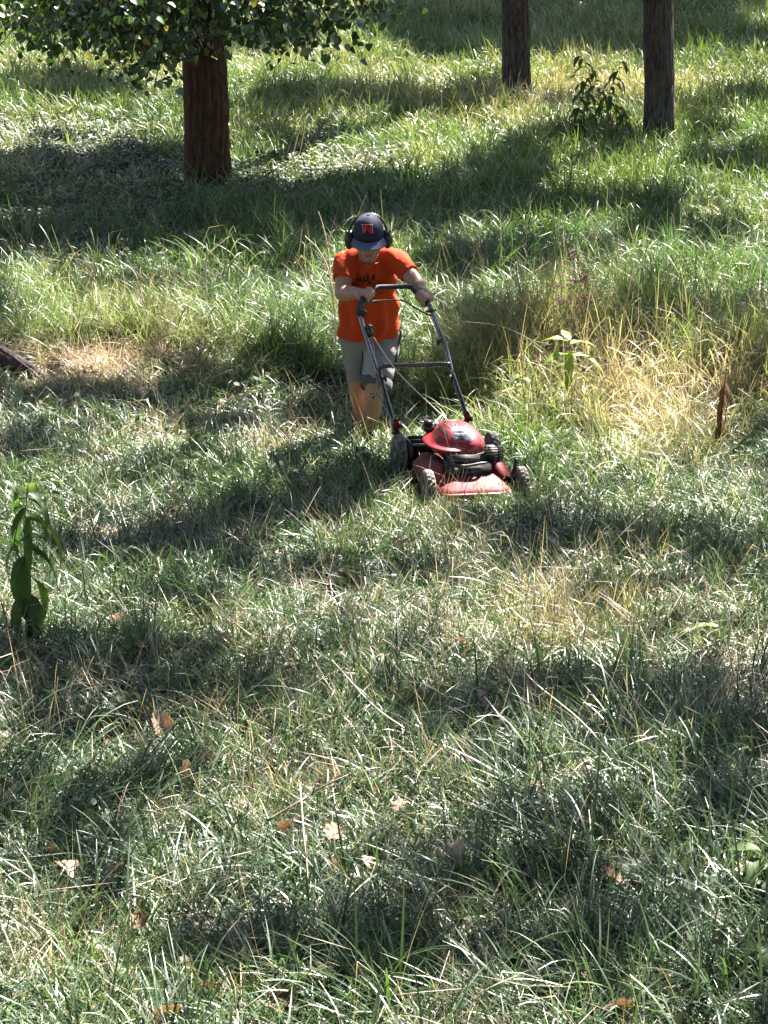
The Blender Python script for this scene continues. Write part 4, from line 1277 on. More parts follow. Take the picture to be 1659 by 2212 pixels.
def scatter(name, label, cat, fam, pts, rot, scl, tint, seed):
    c, nv = fam
    rgs = np.random.default_rng(seed)
    n = len(pts)
    me = bpy.data.meshes.new(name)
    me.vertices.add(n)
    me.vertices.foreach_set("co", np.asarray(pts, np.float32).ravel())
    def attr(nm, ty, key, val):
        a = me.attributes.new(nm, ty, 'POINT'); a.data.foreach_set(key, val)
    attr("rot", 'FLOAT_VECTOR', "vector", np.asarray(rot, np.float32).ravel())
    attr("scl", 'FLOAT_VECTOR', "vector", np.asarray(scl, np.float32).ravel())
    attr("tint", 'FLOAT', "value", np.asarray(tint, np.float32))
    attr("idx", 'INT', "value", rgs.integers(0, nv, n).astype(np.int32))
    o = bpy.data.objects.new(name, me); COL.objects.link(o)
    ng = bpy.data.node_groups.new(name, 'GeometryNodeTree')
    ng.interface.new_socket("Geometry", in_out='INPUT', socket_type='NodeSocketGeometry')
    ng.interface.new_socket("Geometry", in_out='OUTPUT', socket_type='NodeSocketGeometry')
    gi = ng.nodes.new("NodeGroupInput"); go = ng.nodes.new("NodeGroupOutput")
    ip = ng.nodes.new("GeometryNodeInstanceOnPoints"); ci = ng.nodes.new("GeometryNodeCollectionInfo")
    ci.inputs["Collection"].default_value = c
    ci.inputs["Separate Children"].default_value = True; ci.inputs["Reset Children"].default_value = True
    ip.inputs["Pick Instance"].default_value = True
    def named(nm, ty):
        x = ng.nodes.new("GeometryNodeInputNamedAttribute"); x.data_type = ty; x.inputs[0].default_value = nm
        return x.outputs[0]
    L = ng.links.new
    L(gi.outputs[0], ip.inputs["Points"]); L(ci.outputs[0], ip.inputs["Instance"])
    L(named("idx", 'INT'), ip.inputs["Instance Index"]); L(named("rot", 'FLOAT_VECTOR'), ip.inputs["Rotation"]); L(named("scl", 'FLOAT_VECTOR'), ip.inputs["Scale"])
    L(ip.outputs[0], go.inputs[0])
    md = o.modifiers.new("blades", 'NODES'); md.node_group = ng
    return tag(o, label, cat, kind="stuff")

FAM_LAWN = family("lawn_tuft", [clump(24, .095, .07, .19, .0072, .50, 1.45, 5, 100 + i, kink=.12) for i in range(10)], M_GRASS)
FAM_FORE = family("fore_tuft", [clump(17, .10, .10, .28, 0.0105, .75, 1.75, 7, 150 + i, kink=.10) for i in range(10)], M_GRASS)
FAM_TALL = family("tall_tuft", [clump(20, .085, .20, .56, .0088, .30, 1.6, 7, 200 + i, heads=.18, kink=.14) for i in range(8)], M_TALL)
FAM_LONG = family("long_tuft", [clump(18, .06, .20, .50, .0100, .80, 1.0, 7, 300 + i, lay=.5, kink=.06) for i in range(6)], M_GRASS)
FAM_STEM = family("straw_stem", [clump(7, .12, .22, .52, .0030, .50, .55, 5, 400 + i, heads=.5, kink=.35, headlen=.25) for i in range(8)], M_STRAW)
FAM_MAT = family("straw_mat", [clump(40, .12, .08, .30, .0036, 1.15, .5, 4, 500 + i, kink=.3) for i in range(6)], M_STRAW)
FAM_COVER = family("cover_sprig", [leaf_clump(44, .14, .023, .09, 600 + i) for i in range(6)], M_COVER)
FAM_LITTER = family("litter_bits", [leaf_clump(16, .15, .028, .05, 700 + i) for i in range(6)], M_LITTER)

# points spread evenly over the meadow, thinner with distance
def spread(dens0, power, y0=5.6, y1=37, seed=1, ref=8.0):
    rgs = np.random.default_rng(seed)
    ys = np.linspace(y0, y1, 160)
    wid = .17 * np.sqrt(ys ** 2 + 16) * 2 + 1.2
    den = dens0 * (ref / ys) ** power
    per = wid * den
    cum = np.concatenate([[0], np.cumsum((per[1:] + per[:-1]) * .5 * np.diff(ys))])
    n = int(cum[-1])
    y = np.interp(rgs.random(n) * cum[-1], cum, ys)
    w = np.interp(y, ys, wid)
    x = (rgs.random(n) - .5) * w
    return x, y, rgs

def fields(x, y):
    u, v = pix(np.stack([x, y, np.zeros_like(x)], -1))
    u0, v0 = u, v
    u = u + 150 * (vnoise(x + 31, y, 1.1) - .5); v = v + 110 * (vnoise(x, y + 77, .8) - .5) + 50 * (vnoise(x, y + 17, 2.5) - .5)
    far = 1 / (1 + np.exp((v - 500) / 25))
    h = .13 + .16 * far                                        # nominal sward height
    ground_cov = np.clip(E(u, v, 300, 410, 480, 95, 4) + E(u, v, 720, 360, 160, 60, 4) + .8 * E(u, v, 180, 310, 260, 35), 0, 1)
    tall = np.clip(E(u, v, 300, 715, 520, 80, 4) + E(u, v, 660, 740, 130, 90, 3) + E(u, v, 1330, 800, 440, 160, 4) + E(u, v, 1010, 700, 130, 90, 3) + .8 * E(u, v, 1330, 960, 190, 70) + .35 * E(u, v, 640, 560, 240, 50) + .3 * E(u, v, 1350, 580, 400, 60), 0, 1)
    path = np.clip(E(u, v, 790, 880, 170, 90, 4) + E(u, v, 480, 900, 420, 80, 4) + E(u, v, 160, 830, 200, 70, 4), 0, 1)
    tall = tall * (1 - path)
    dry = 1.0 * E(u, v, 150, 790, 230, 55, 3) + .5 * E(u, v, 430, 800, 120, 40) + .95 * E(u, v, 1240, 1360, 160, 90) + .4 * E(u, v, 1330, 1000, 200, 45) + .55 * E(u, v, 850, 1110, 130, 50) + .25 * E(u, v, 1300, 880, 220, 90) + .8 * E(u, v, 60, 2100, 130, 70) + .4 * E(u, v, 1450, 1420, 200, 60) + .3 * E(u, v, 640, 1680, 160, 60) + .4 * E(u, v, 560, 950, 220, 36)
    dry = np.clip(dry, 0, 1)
    return u0, v0, far, h, ground_cov, tall, path, dry

BOYX = [(anL.x, anL.y), (anR.x, anR.y)]
def clear_of_things(x, y, pad=.0):
    P = np.stack([x - FA.x, y - FA.y], -1)
    lx = P[:, 0] * cos(PSI) + P[:, 1] * sin(PSI); ly = -P[:, 0] * sin(PSI) + P[:, 1] * cos(PSI)
    ok = ~((np.abs(lx) < .27 + pad) & (ly > -.07 - pad) & (ly < .70 + pad))
    for bx, by in BOYX: ok &= ((x - bx) ** 2 + ((y - by + .05) * .8) ** 2) > (.085 + pad * .3) ** 2
    for bx, by in ROOT_XY: ok &= ((x - bx) ** 2 + (y - by + .08) ** 2) > .17 ** 2
    for t in TREES.values():
        ok &= ((x - t['base'].x) ** 2 + (y - t['base'].y) ** 2) > .2 ** 2
    return ok

def place(x, y, rgs, sxy, sz, tilt=.18, az=None):
    n = len(x)
    pts = np.stack([x, y, hz(x, y)], -1)
    rot = np.stack([rgs.normal(0, tilt, n), rgs.normal(0, tilt, n), rgs.random(n) * 6.283 if az is None else az], -1)
    scl = np.stack([sxy, sxy, sz], -1)
    return pts, rot, scl

# lawn
x, y, rgs = spread(330, 1.15, seed=31)
u, v, far, h, cov, tall, path, dry = fields(x, y)
lump = vnoise(x, y, 1.7); lump2 = vnoise(x + 50, y + 9, 5.0)
keep = clear_of_things(x, y, .02) & (rgs.random(len(x)) < np.clip(1 - .75 * cov, .1, 1)) & (rgs.random(len(x)) < np.clip(.12 + 1.45 * lump2, 0, 1)) & (rgs.random(len(x)) > .55 * dry)
x, y, u, v, far, h, cov, tall, path, dry, lump, lump2 = [q[keep] for q in (x, y, u, v, far, h, cov, tall, path, dry, lump, lump2)]
hh = h / .13 * (.55 + .6 * lump + .35 * lump2) * (1 - .35 * path) * (1 - .45 * cov) * (1 + .25 * tall)
sx = np.clip(.75 + .35 * far + .2 * rgs.random(len(x)) + .02 * y, .7, 1.7)
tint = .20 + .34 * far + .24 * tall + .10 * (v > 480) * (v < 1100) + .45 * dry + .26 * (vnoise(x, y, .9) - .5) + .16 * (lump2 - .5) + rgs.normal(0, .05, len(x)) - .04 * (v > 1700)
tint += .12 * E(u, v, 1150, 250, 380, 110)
front = E(u, v, 960, 1085, 260, 26, 3)
hh = hh * (1 + 1.0 * E(u, v, 1020, 1072, 120, 18, 3) + .5 * E(u, v, 800, 1040, 60, 40, 3) + .5 * E(u, v, 1160, 1050, 50, 50, 3))
hh = hh * (1 + .9 * E(u, v, 795, 935, 70, 22, 3))
hh = hh * (1 - .25 * front)
fore = np.clip((v - 1250) / 750, 0, 1)
hh = hh * (1 + .20 * fore); sx = sx * (1 + .30 * fore)
tint = np.clip(tint, 0, 1)
hh = hh * rgs.uniform(.75, 1.25, len(x))
isf = rgs.random(len(x)) < .75 * np.clip((v - 1050) / 500, 0, 1)
def sub(m_): return place(x[m_], y[m_], rgs, sx[m_], hh[m_], .2)
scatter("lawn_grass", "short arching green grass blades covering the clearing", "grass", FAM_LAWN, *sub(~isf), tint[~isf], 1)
hh = hh * .72; sx = sx * .80
isf &= rgs.random(len(x)) < .56
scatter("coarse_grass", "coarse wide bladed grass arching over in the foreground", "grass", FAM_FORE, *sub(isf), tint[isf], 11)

# matted fine grass flopped over between the coarse blades
FAM_FLOP = family("flopped_tuft", [clump(34, .13, .10, .26, .0052, 1.05, .9, 5, 170 + i, kink=.2) for i in range(8)], M_GRASS)
x, y, rgs = spread(120, 1.1, y0=5.6, y1=18, seed=42, ref=8)
u, v, far, h, cov, tall, path, dry = fields(x, y)
keep = clear_of_things(x, y, .10) & (rgs.random(len(x)) < np.clip((v - 820) / 300, 0, 1) * (.35 + .9 * vnoise(x + 8, y, 2.2)) * (1 - tall))
x, y = x[keep], y[keep]
pt, ro, sc_ = place(x, y, rgs, rgs.uniform(.8, 1.2, len(x)), rgs.uniform(.8, 1.3, len(x)), .15)
pt[:, 2] += .03
scatter("matted_grass", "fine matted grass flopped over in the clearing", "grass", FAM_FLOP, pt, ro, sc_, np.clip(.2 + .4 * (vnoise(x, y, 1.3) - .4) + rgs.normal(0, .08, len(x)), 0, 1), 13)

# uncut tufts standing against the front and sides of the deck
rgm = np.random.default_rng(41)
pl = []
for i in range(95):
    if i < 62: lx, ly = rgm.uniform(-.30, .34), rgm.uniform(-.24, -.11) - (.05 if rgm.random() < .4 else 0)
    elif i < 80: lx, ly = rgm.uniform(.30, .42), rgm.uniform(-.1, .6)
    else: lx, ly = rgm.uniform(-.42, -.31), rgm.uniform(-.1, .6)
    pl.append((lx, ly))
pl = np.array(pl)
x = FA.x + pl[:, 0] * cos(PSI) - pl[:, 1] * sin(PSI); y = FA.y + pl[:, 0] * sin(PSI) + pl[:, 1] * cos(PSI)
hm = rgm.uniform(.7, 1.15, len(x)) * np.where(pl[:, 0] > .0, 1.15, .8)
scatter("uncut_grass", "uncut tufts standing against the mower deck and wheels", "grass", FAM_LAWN, *place(x, y, rgm, np.full(len(x), .75), hm, .15), np.clip(rgm.normal(.42, .2, len(x)), 0, 1), 12)

# tall grass
x, y, rgs = spread(330, 1.25, y0=12, seed=32, ref=12)
u, v, far, h, cov, tall, path, dry = fields(x, y)
lump = vnoise(x + 9, y, 1.4)
p_ = np.clip(tall * (.15 + 1.25 * lump * vnoise(x, y, 4.5) * 1.8) + .30 * far * (1 - cov) * lump, 0, 1)
keep = clear_of_things(x, y, .16) & (rgs.random(len(x)) < p_ * .85)
x, y, u, v, far, h, cov, tall, path, dry, lump = [q[keep] for q in (x, y, u, v, far, h, cov, tall, path, dry, lump)]
hh = (.45 + .55 * lump) * (1 - .25 * far) * (1 + .85 * E(u, v, 1330, 850, 340, 130)) * rgs.uniform(.7, 1.2, len(x))
tint = .38 + .34 * (vnoise(x, y, 1.1) - .5) + .32 * E(u, v, 1330, 840, 420, 150, 3) - .10 * far + .30 * dry + rgs.normal(0, .06, len(x)) + .07 * E(u, v, 300, 680, 500, 120)
scatter("tall_grass", "tall yellow green uncut grass with seed heads on both sides of the mower", "grass", FAM_TALL, *place(x, y, rgs, np.full(len(x), .95), hh, .12), np.clip(tint, 0, 1), 2)

# long combed blades in the foreground
x, y, rgs = spread(48, 1.2, y0=5.6, y1=13.0, seed=33, ref=8)
u, v, far, h, cov, tall, path, dry = fields(x, y)
lump = vnoise(x + 3, y + 7, 1.3)
left = E(u, v, 180, 1760, 260, 130, 3); right = E(u, v, 1330, 1980, 420, 260, 3); mid = E(u, v, 1120, 1700, 130, 80)
p_ = np.clip(left * 1.0 + right * .7 + mid + np.clip((v - 1150) / 700, 0, 1) * (.2 + .7 * lump), 0, 1)
keep = rgs.random(len(x)) < p_
x, y, u, v, left, right, lump = [q[keep] for q in (x, y, u, v, left, right, lump)]
az = np.where(left > .4, rgs.normal(.35, .35, len(x)), np.where(right > .3, rgs.normal(2.3, .9, len(x)), rgs.random(len(x)) * 6.283))
tint = np.clip(.16 + .12 * left + .2 * (lump - .5) + rgs.normal(0, .06, len(x)), 0, 1)
sz_ = rgs.uniform(.65, 1.15, len(x))
scatter("long_grass", "long flattened grass blades lying over in the foreground", "grass", FAM_LONG, *place(x, y, rgs, np.full(len(x), .95), sz_, .1, az), tint, 3)

# straw stems
x, y, rgs = spread(40, 1.1, y0=5.6, y1=24, seed=34, ref=8)
u, v, far, h, cov, tall, path, dry = fields(x, y)
p_ = np.clip(.14 + .9 * dry + .75 * tall * (u > 900) + .22 * tall * (u < 900) + .5 * E(u, v, 1200, 1600, 400, 170) + .35 * E(u, v, 850, 1660, 250, 160) + .06 * (v > 1200), 0, 1) * (1 - .7 * cov)
keep = clear_of_things(x, y, .06) & (rgs.random(len(x)) < p_)
x, y, dry, tall = x[keep], y[keep], dry[keep], tall[keep]
scatter("straw_stems", "thin dry straw stems standing among the green grass", "dry grass", FAM_STEM, *place(x, y, rgs, np.full(len(x), 1.0), rgs.uniform(.55, 1.15, len(x)) * (1 + .3 * tall), .2), np.clip(rgs.normal(.5, .2, len(x)) + .2 * dry, 0, 1), 4)

# flattened straw
x, y, rgs = spread(120, 1.0, y0=5.6, y1=24, seed=35, ref=8)
u, v, far, h, cov, tall, path, dry = fields(x, y)
keep = clear_of_things(x, y, .04) & (rgs.random(len(x)) < np.clip(.95 * dry + .10 + .12 * (v > 1100), 0, 1) * (1 - .6 * cov))
x, y, dry = x[keep], y[keep], dry[keep]
pt, ro, sc_ = place(x, y, rgs, rgs.uniform(.7, 1.2, len(x)), rgs.uniform(.6, 1.1, len(x)), .2)
pt[:, 2] += .03
scatter("dead_straw", "pinkish tan dead grass lying flat in dry patches", "dry grass", FAM_MAT, pt, ro, sc_, np.clip(rgs.normal(.35, .2, len(x)) + .35 * dry, 0, 1), 5)

# low leafy ground cover round the reddish trunk
x, y, rgs = spread(90, 0.6, y0=14.5, y1=30, seed=36, ref=16)
u, v, far, h, cov, tall, path, dry = fields(x, y)
keep = clear_of_things(x, y) & (rgs.random(len(x)) < np.clip(cov * 1.2, 0, 1))
x, y = x[keep], y[keep]
scatter("ground_cover", "low small leaved ground cover around the reddish trunk", "ground cover", FAM_COVER, *place(x, y, rgs, rgs.uniform(.9, 1.5, len(x)), rgs.uniform(.7, 1.3, len(x)), .15), np.clip(rgs.normal(.5, .25, len(x)), 0, 1), 6)

# broad leaved seedlings and clover among the lawn
FAM_CLOVER = family("clover_sprig", [leaf_clump(14, .10, .040, .11, 800 + i) for i in range(6)], M_COVER)
x, y, rgs = spread(60, 1.2, y0=5.6, y1=20, seed=39, ref=8)
u, v, far, h, cov, tall, path, dry = fields(x, y)
keep = clear_of_things(x, y, .12) & (rgs.random(len(x)) < np.clip(2.2 * (vnoise(x + 4, y + 2, 1.8) - .62), 0, 1) * (1 - dry) * (1 - tall))
x, y = x[keep], y[keep]
scatter("clover", "patches of small broad leaved seedlings among the lawn grass", "clover", FAM_CLOVER, *place(x, y, rgs, rgs.uniform(.7, 1.2, len(x)), rgs.uniform(.8, 1.4, len(x)), .2), np.clip(rgs.normal(.55, .25, len(x)), 0, 1), 9)

# small bits of leaf litter
x, y, rgs = spread(34, 1.2, y0=5.6, y1=20, seed=37, ref=8)
u, v, far, h, cov, tall, path, dry = fields(x, y)
keep = clear_of_things(x, y) & (rgs.random(len(x)) < np.clip(.30 + .7 * dry, 0, 1) * (1 - .9 * tall))
x, y, dry = x[keep], y[keep], dry[keep]
pt, ro, sc_ = place(x, y, rgs, rgs.uniform(.6, 1.1, len(x)), rgs.uniform(.6, 1.1, len(x)), .2)
pt[:, 2] += .015
scatter("leaf_litter", "crumbled brown leaf litter between the blades", "leaf litter", FAM_LITTER, pt, ro, sc_, np.clip(rgs.normal(.45, .25, len(x)) + .2 * dry, 0, 1), 7)

# ------------------------------------------------------------------ fallen leaves, one by one
def dry_leaf_geo(seed, kind):
    rgl = np.random.default_rng(seed)
    na = 26
    V, F = [Vector((0, .45, 0))], []
    lob = {0: 5, 1: 0, 2: 7}[kind]
    c1, c2 = rgl.uniform(.3, .8), rgl.uniform(-.5, .6)
    for ring in (0.5, 1.0):
        for k in range(na):
            t = 2 * pi * k / na
            r_ = .5
            if lob: r_ *= .72 + .34 * abs(cos(lob * t * .5 + .2)) ** .8
            else: r_ *= .9 - .35 * abs(cos(t)) ** 1.5 if False else 1
            r_ *= ring
            xx = r_ * cos(t) * (.62 if kind == 1 else .95); yy = .5 + r_ * sin(t) * 1.05
            z = c1 * xx * xx * 1.6 + c2 * (yy - .5) ** 2 + .10 * rgl.normal() * ring * .5
            V.append(Vector((xx, yy, z)))
    for k in range(na):
        F.append((0, 1 + k, 1 + (k + 1) % na))
        F.append((1 + k, 1 + na + k, 1 + na + (k + 1) % na, 1 + (k + 1) % na))
    n0 = len(V)
    st = tube([(0, 0, 0), (.03, -.18, .05), (.02, -.36, .10)], .012, 4)
    V += st[0]; F += [tuple(i + n0 for i in f) for f in st[1]]
    return V, F
FALLEN = [  # u px, v px, size m, kind, tint, height above the soil, label
    (1139, 2132, .125, 2, .78, .13, "large pale crinkled leaf perched on the foreground grass"),
    (1313, 2190, .095, 1, .55, .10, "folded tan leaf standing on edge beside the large pale leaf"),
    (1434, 2259, .085, 2, .80, .10, "small pinkish crumpled leaf below the orange brown leaf"),
    (1533, 2190, .110, 1, .28, .11, "long orange brown leaf lying flat in the dark grass"),
    (1301, 2022, .085, 0, .68, .10, "pinkish leaf at the shaded foot of the bright grass tuft"),
    (1336, 1961, .085, 0, .72, .12, "pale tan leaf lodged high in the bright grass tuft"),
    (1116, 2392, .080, 2, .45, .08, "yellowish curled leaf deep in the bottom grass"),
    (1550, 2514, .110, 0, .50, .09, "broad brown leaf at the very bottom of the grass on the right"),
    (1811, 2317, .085, 0, .66, .10, "sunlit tan leaf close to the bottom right corner"),
    (1012, 2219, .070, 0, .52, .09, "small orange leaf left of and below the large pale leaf"),
    (1758, 1996, .090, 1, .42, .09, "dull brown leaf in the shaded grass on the right"),
    (1000, 2013, .070, 0, .62, .10, "small tan leaf beside the left flank of the bright tuft"),
    (165, 2170, .100, 0, .72, .10, "pale pink leaf lying on the combed grass at lower left"),
    (121, 2120, .070, 0, .60, .10, "small tan leaf just above the pale pink leaf"),
    (295, 2172, .100, 1, .36, .10, "upright shredded brown leaf right of the pale pink leaf"),
    (717, 2060, .085, 2, .38, .09, "brown curled leaf under the dark fallen twig"),
    (833, 2080, .090, 2, .45, .09, "curled brown leaf right of the fallen twig"),
    (845, 2155, .065, 0, .25, .09, "small rust red leaf below the fallen twig"),
    (920, 2155, .060, 0, .85, .10, "small whitish leaf beside the rust red one"),
    (463, 1929, .100, 1, .72, .11, "long pale tan leaf on the sunlit grass above the combed blades"),
    (515, 1886, .060, 0, .40, .12, "small orange leaf above the long pale tan leaf"),
    (347, 2300, .080, 0, .40, .08, "brown leaf in the lower left grass above the pink litter"),
    (417, 2531, .140, 1, .50, .08, "large brown leaf at the bottom edge left of centre"),
    (712, 2502, .110, 2, .28, .08, "reddish brown lobed leaf at the bottom edge"),
    (764, 2450, .085, 1, .34, .09, "narrow rust brown leaf standing above the bottom edge"),
    (903, 2433, .075, 0, .62, .09, "pinkish brown leaf in shade near the bottom centre"),
    (816, 2427, .070, 0, .68, .10, "pale curled leaf left of the pinkish brown one"),
    (521, 2459, .065, 1, .30, .08, "small dark brown leaf in the bottom left shade"),
    (463, 2404, .055, 0, .92, .09, "tiny white leaf glinting in the dark bottom grass"),
    (295, 1547, .090, 2, .42, .09, "orange brown leaf in the shade right of the large leafy weed"),
    (353, 1617, .070, 0, .58, .10, "small tan leaf below the orange brown leaf"),
    (561, 1599, .075, 2, .60, .10, "upright tan leaf in the middle of the left lawn"),
    (399, 1813, .120, 2, .62, .09, "large tan lobed leaf under the arching pale blades"),
    (1006, 1356, .085, 2, .74, .12, "pale orange leaf on the grass in front of the mower"),
    (1689, 1547, .085, 0, .40, .10, "orange brown leaf at the right side of the dry grass patch"),
    (1157, 1605, .080, 1, .26, .09, "dark orange leaf in the thin dry grass left of the pale patch"),
    (1573, 1831, .085, 0, .26, .10, "rust leaf beside a small green weed on the right"),
    (1695, 1871, .090, 1, .74, .10, "long pale leaf on the right lawn below the rust leaf"),
    (1203, 1738, .090, 1, .64, .09, "tan leaf in the dark shade of the centre lawn"),
    (903, 1460, .075, 1, .04, .08, "dark maroon withered leaf beside the grey green leaves"),
    (1648, 1842, .060, 0, .80, .10, "small pinkish leaf between the rust leaf and the long pale leaf"),
]
rgf = np.random.default_rng(77)
for i, (a, c, sz, kd, tn, hh_, lab_) in enumerate(FALLEN):
    hh_ += .012; sz *= .88
    g = at_z(a / 1.1573, c / 1.1573, hh_)
    geo = dry_leaf_geo(900 + i, kd)
    geo = ([Vector((p.x, p.y - .5, p.z)) * sz for p in geo[0]], geo[1])
    o = mk("fallen_leaf", geo, M_DRYLEAF, None, True, {'tint': [tn] * len(geo[0]), 'tt': [min(1, abs(p.x) / sz * 1.6) for p in geo[0]], 'rnd': [.5] * len(geo[0])})
    o.location = g
    o.rotation_euler = (radians(rgf.uniform(15, 60)), radians(rgf.normal(0, 22)), rgf.uniform(-1.2, 1.2) + (pi if rgf.random() < .3 else 0))
    tag(o, lab_, "leaf", "dry leaves fallen on the grass")

# ------------------------------------------------------------------ weeds with leaves of their own
def weed_leaf_mesh(L, W, tint, droop, seed, toothed=False):
    rgl = np.random.default_rng(seed)
    n = 9; V, F = [], []
    for i in range(n + 1):
        t = i / n
        w = W * .5 * sin(pi * t ** .75) ** .8 * (1 - .15 * t)
        if toothed and i % 2: w *= .8
        a = droop * t
        y = L * (sin(a) / droop if abs(droop) > .01 else t); z = -L * ((1 - cos(a)) / droop if abs(droop) > .01 else 0)
        wob = .08 * W * sin(t * 9 + rgl.random())
        V += [Vector((-w, y, z + .28 * w + wob)), Vector((0, y, z)), Vector((w, y, z + .28 * w - wob))]
    for i in range(n):
        a = 3 * i
        F += [(a, a + 1, a + 4, a + 3), (a + 1, a + 2, a + 5, a + 4)]
    return mesh_data("leaf", V, F, M_WEED, True, {'tint': [tint + .05 * rgl.normal()] * len(V)})

def weed(name, label, base, stem, leaves, stem_r=.005, stem_mat=None, group=None, cat="weed"):
    """stem: list of offsets; leaves: (t along stem, azimuth, pitch, length, width, tint, droop)"""
    r0 = thing(name, label, cat, base, group)
    P = smoothpath([Vector((0, 0, -.02))] + [Vector(q) for q in stem], 6)
    mk("stem", tube(P, list(np.linspace(stem_r, stem_r * .35, len(P))), 6), stem_mat or M_GREENSTEM, r0)
    for j, (t, az, pt_, L, W, tn, dr) in enumerate(leaves):
        k = min(int(t * (len(P) - 1)), len(P) - 2)
        p = P[k].lerp(P[k + 1], t * (len(P) - 1) - k)
        lm = weed_leaf_mesh(L, W, tn, dr, j * 13 + len(name), name == "toothed_weed")
        if name == "withered_weed": lm.materials[0] = M_DRYLEAF
        o = bpy.data.objects.new("leaf", lm)
        COL.objects.link(o); o.parent = r0
        o.location = p
        o.rotation_euler = (pt_, 0, az)
    return r0
rw = np.random.default_rng(3)
# big drooping weed at the left edge
bw = at_z(62, 1395, 0); bw.z = float(hz(bw.x, bw.y))
lv = []
for (t, az, pt_, L, W, tn, dr) in [(.98, 2.2, .2, .13, .05, .30, 1.5), (.95, 4.2, .1, .20, .06, .28, 1.7), (.86, 2.6, -.2, .22, .07, .25, 1.4), (.80, 3.5, -.3, .17, .06, .30, 1.5), (.78, 5.3, .1, .30, .085, .42, 1.5),
                                   (.66, 1.8, -.2, .24, .085, .22, 1.6), (.62, 4.9, -.1, .33, .095, .40, 1.5), (.55, 3.1, -.5, .28, .10, .20, 1.2), (.50, 1.2, -.3, .22, .09, .25, 1.6), (.44, 5.5, -.2, .27, .09, .36, 1.6),
                                   (.38, 2.3, -.5, .30, .11, .18, 1.3), (.33, 3.9, -.6, .26, .12, .22, 1.2), (.26, 1.5, -.5, .22, .10, .24, 1.4), (.20, 4.8, -.4, .24, .09, .3, 1.3), (.9, 0.6, .3, .16, .05, .4, 1.3)]:
    lv.append((t, az, pt_ - .35, L * 1.2, W * .74, tn + .10, dr * 1.1))
lv += [(.5 + .48 * j / 8, j * 2.3 + .5, rw.uniform(-.3, .1), rw.uniform(.16, .26), rw.uniform(.035, .055), rw.uniform(.3, .6), rw.uniform(1.2, 1.7)) for j in range(9)]
weed("broadleaf_weed", "tall dark weed with long drooping leaves at the left edge", bw, [(.01, 0, .25), (.0, .02, .5), (.035, 0, .76)], lv, .007)
# its small neighbours
for (u, v, hgt, lab_) in [(14, 1180, .34, "small weed with round leaves at the left margin above the drooping weed"), (118, 1220, .44, "thin weed with one narrow leaf right of the drooping weed")]:
    g = gpix(u, v)
    weed("broadleaf_weed", lab_, g, [(.01, 0, hgt * .5), (.0, 0, hgt)], [(.98, rw.random() * 6, .0, .09, .04, .35, 1.4), (.8, 2, -.2, .10, .045, .3, 1.4), (.85, 4.6, -.2, .10, .04, .4, 1.4), (.6, 5.4, -.1, .1, .04, .3, 1.3)], .003)
# sunlit toothed weed right of the mower
g = gpix(1235, 905)
lv = [(.97, 0.3, .55, .14, .06, .95, .6), (.95, 1.6, .5, .17, .07, .9, .9), (.93, 5.0, .3, .18, .065, .95, 1.0), (.84, 3.0, -.7, .26, .065, 1.0, .6), (.80, 2.0, .2, .22, .075, .9, 1.1), (.78, 4.4, .2, .22, .075, 1.0, 1.1), (.66, 1.3, .15, .16, .05, .7, 1.2),
      (.62, 2.9, -.3, .18, .055, .95, 1.0), (.55, 5.3, .1, .15, .05, .7, 1.2), (.45, 1.9, .1, .15, .05, .8, 1.2)]
weed("toothed_weed", "sunlit yellow green weed with toothed leaves in the dry grass right of the handle", g, [(-.01, 0, .25), (-.03, -.03, .50)], lv, .004)
g = gpix(1135, 900)
weed("toothed_weed", "smaller bright yellow weed left of the toothed one", g, [(-.01, 0, .12), (-.02, 0, .27)], [(.95, 2.2, .2, .10, .045, .98, 1.0), (.9, 3.9, .0, .09, .045, .95, 1.1), (.75, 1.6, .2, .09, .04, .95, 1.0), (.7, 3.0, -.3, .1, .04, .9, 1.0), (.5, 4.8, .1, .08, .04, .9, 1.0)], .003)
# dark leafy weed left of the leaning trunk: several stems
for q, (u, v, hgt, lab_) in enumerate([(1255, 300, .60, "dark weed with hanging narrow leaves, leftmost beside the leaning trunk"), (1290, 305, .80, "tallest dark weed with hanging leaves beside the leaning trunk"), (1328, 298, .72, "dark weed with hanging leaves nearest the leaning trunk"), (1272, 322, .52, "shorter dark weed with hanging leaves in front of the tallest one"), (1345, 318, .50, "short dark weed with hanging leaves at the foot of the leaning trunk")]):
    g = gpix(u, v)
    lv = []
    for j in range(20):
        t = .2 + .8 * j / 19
        lv.append((t, j * 2.4 + q, rw.uniform(-.3, .2), rw.uniform(.14, .22), .05, rw.uniform(.05, .3), rw.uniform(1.1, 1.7)))
    weed("leafy_weed", lab_, g, [(rw.normal() * .04, 0, hgt * .5), (rw.normal() * .10, 0, hgt)], lv, .005, None, "leafy weeds beside the leaning trunk")
# withered dark stalk on the right
g = gpix(1552, 985)
lv = [(.2 + .75 * j / 15, j * 2.1, -1.0, rw.uniform(.10, .16), .030, rw.uniform(.05, .35), .9) for j in range(16)]
weed("withered_weed", "dark withered stalk standing upright in the right hand grass", g, [(.005, 0, .24), (.02, 0, .48)], lv, .007, mat("withered_stem", (.09, .055, .03), .8, .2, noise=(30, (.16, .10, .05), .4, .7)))
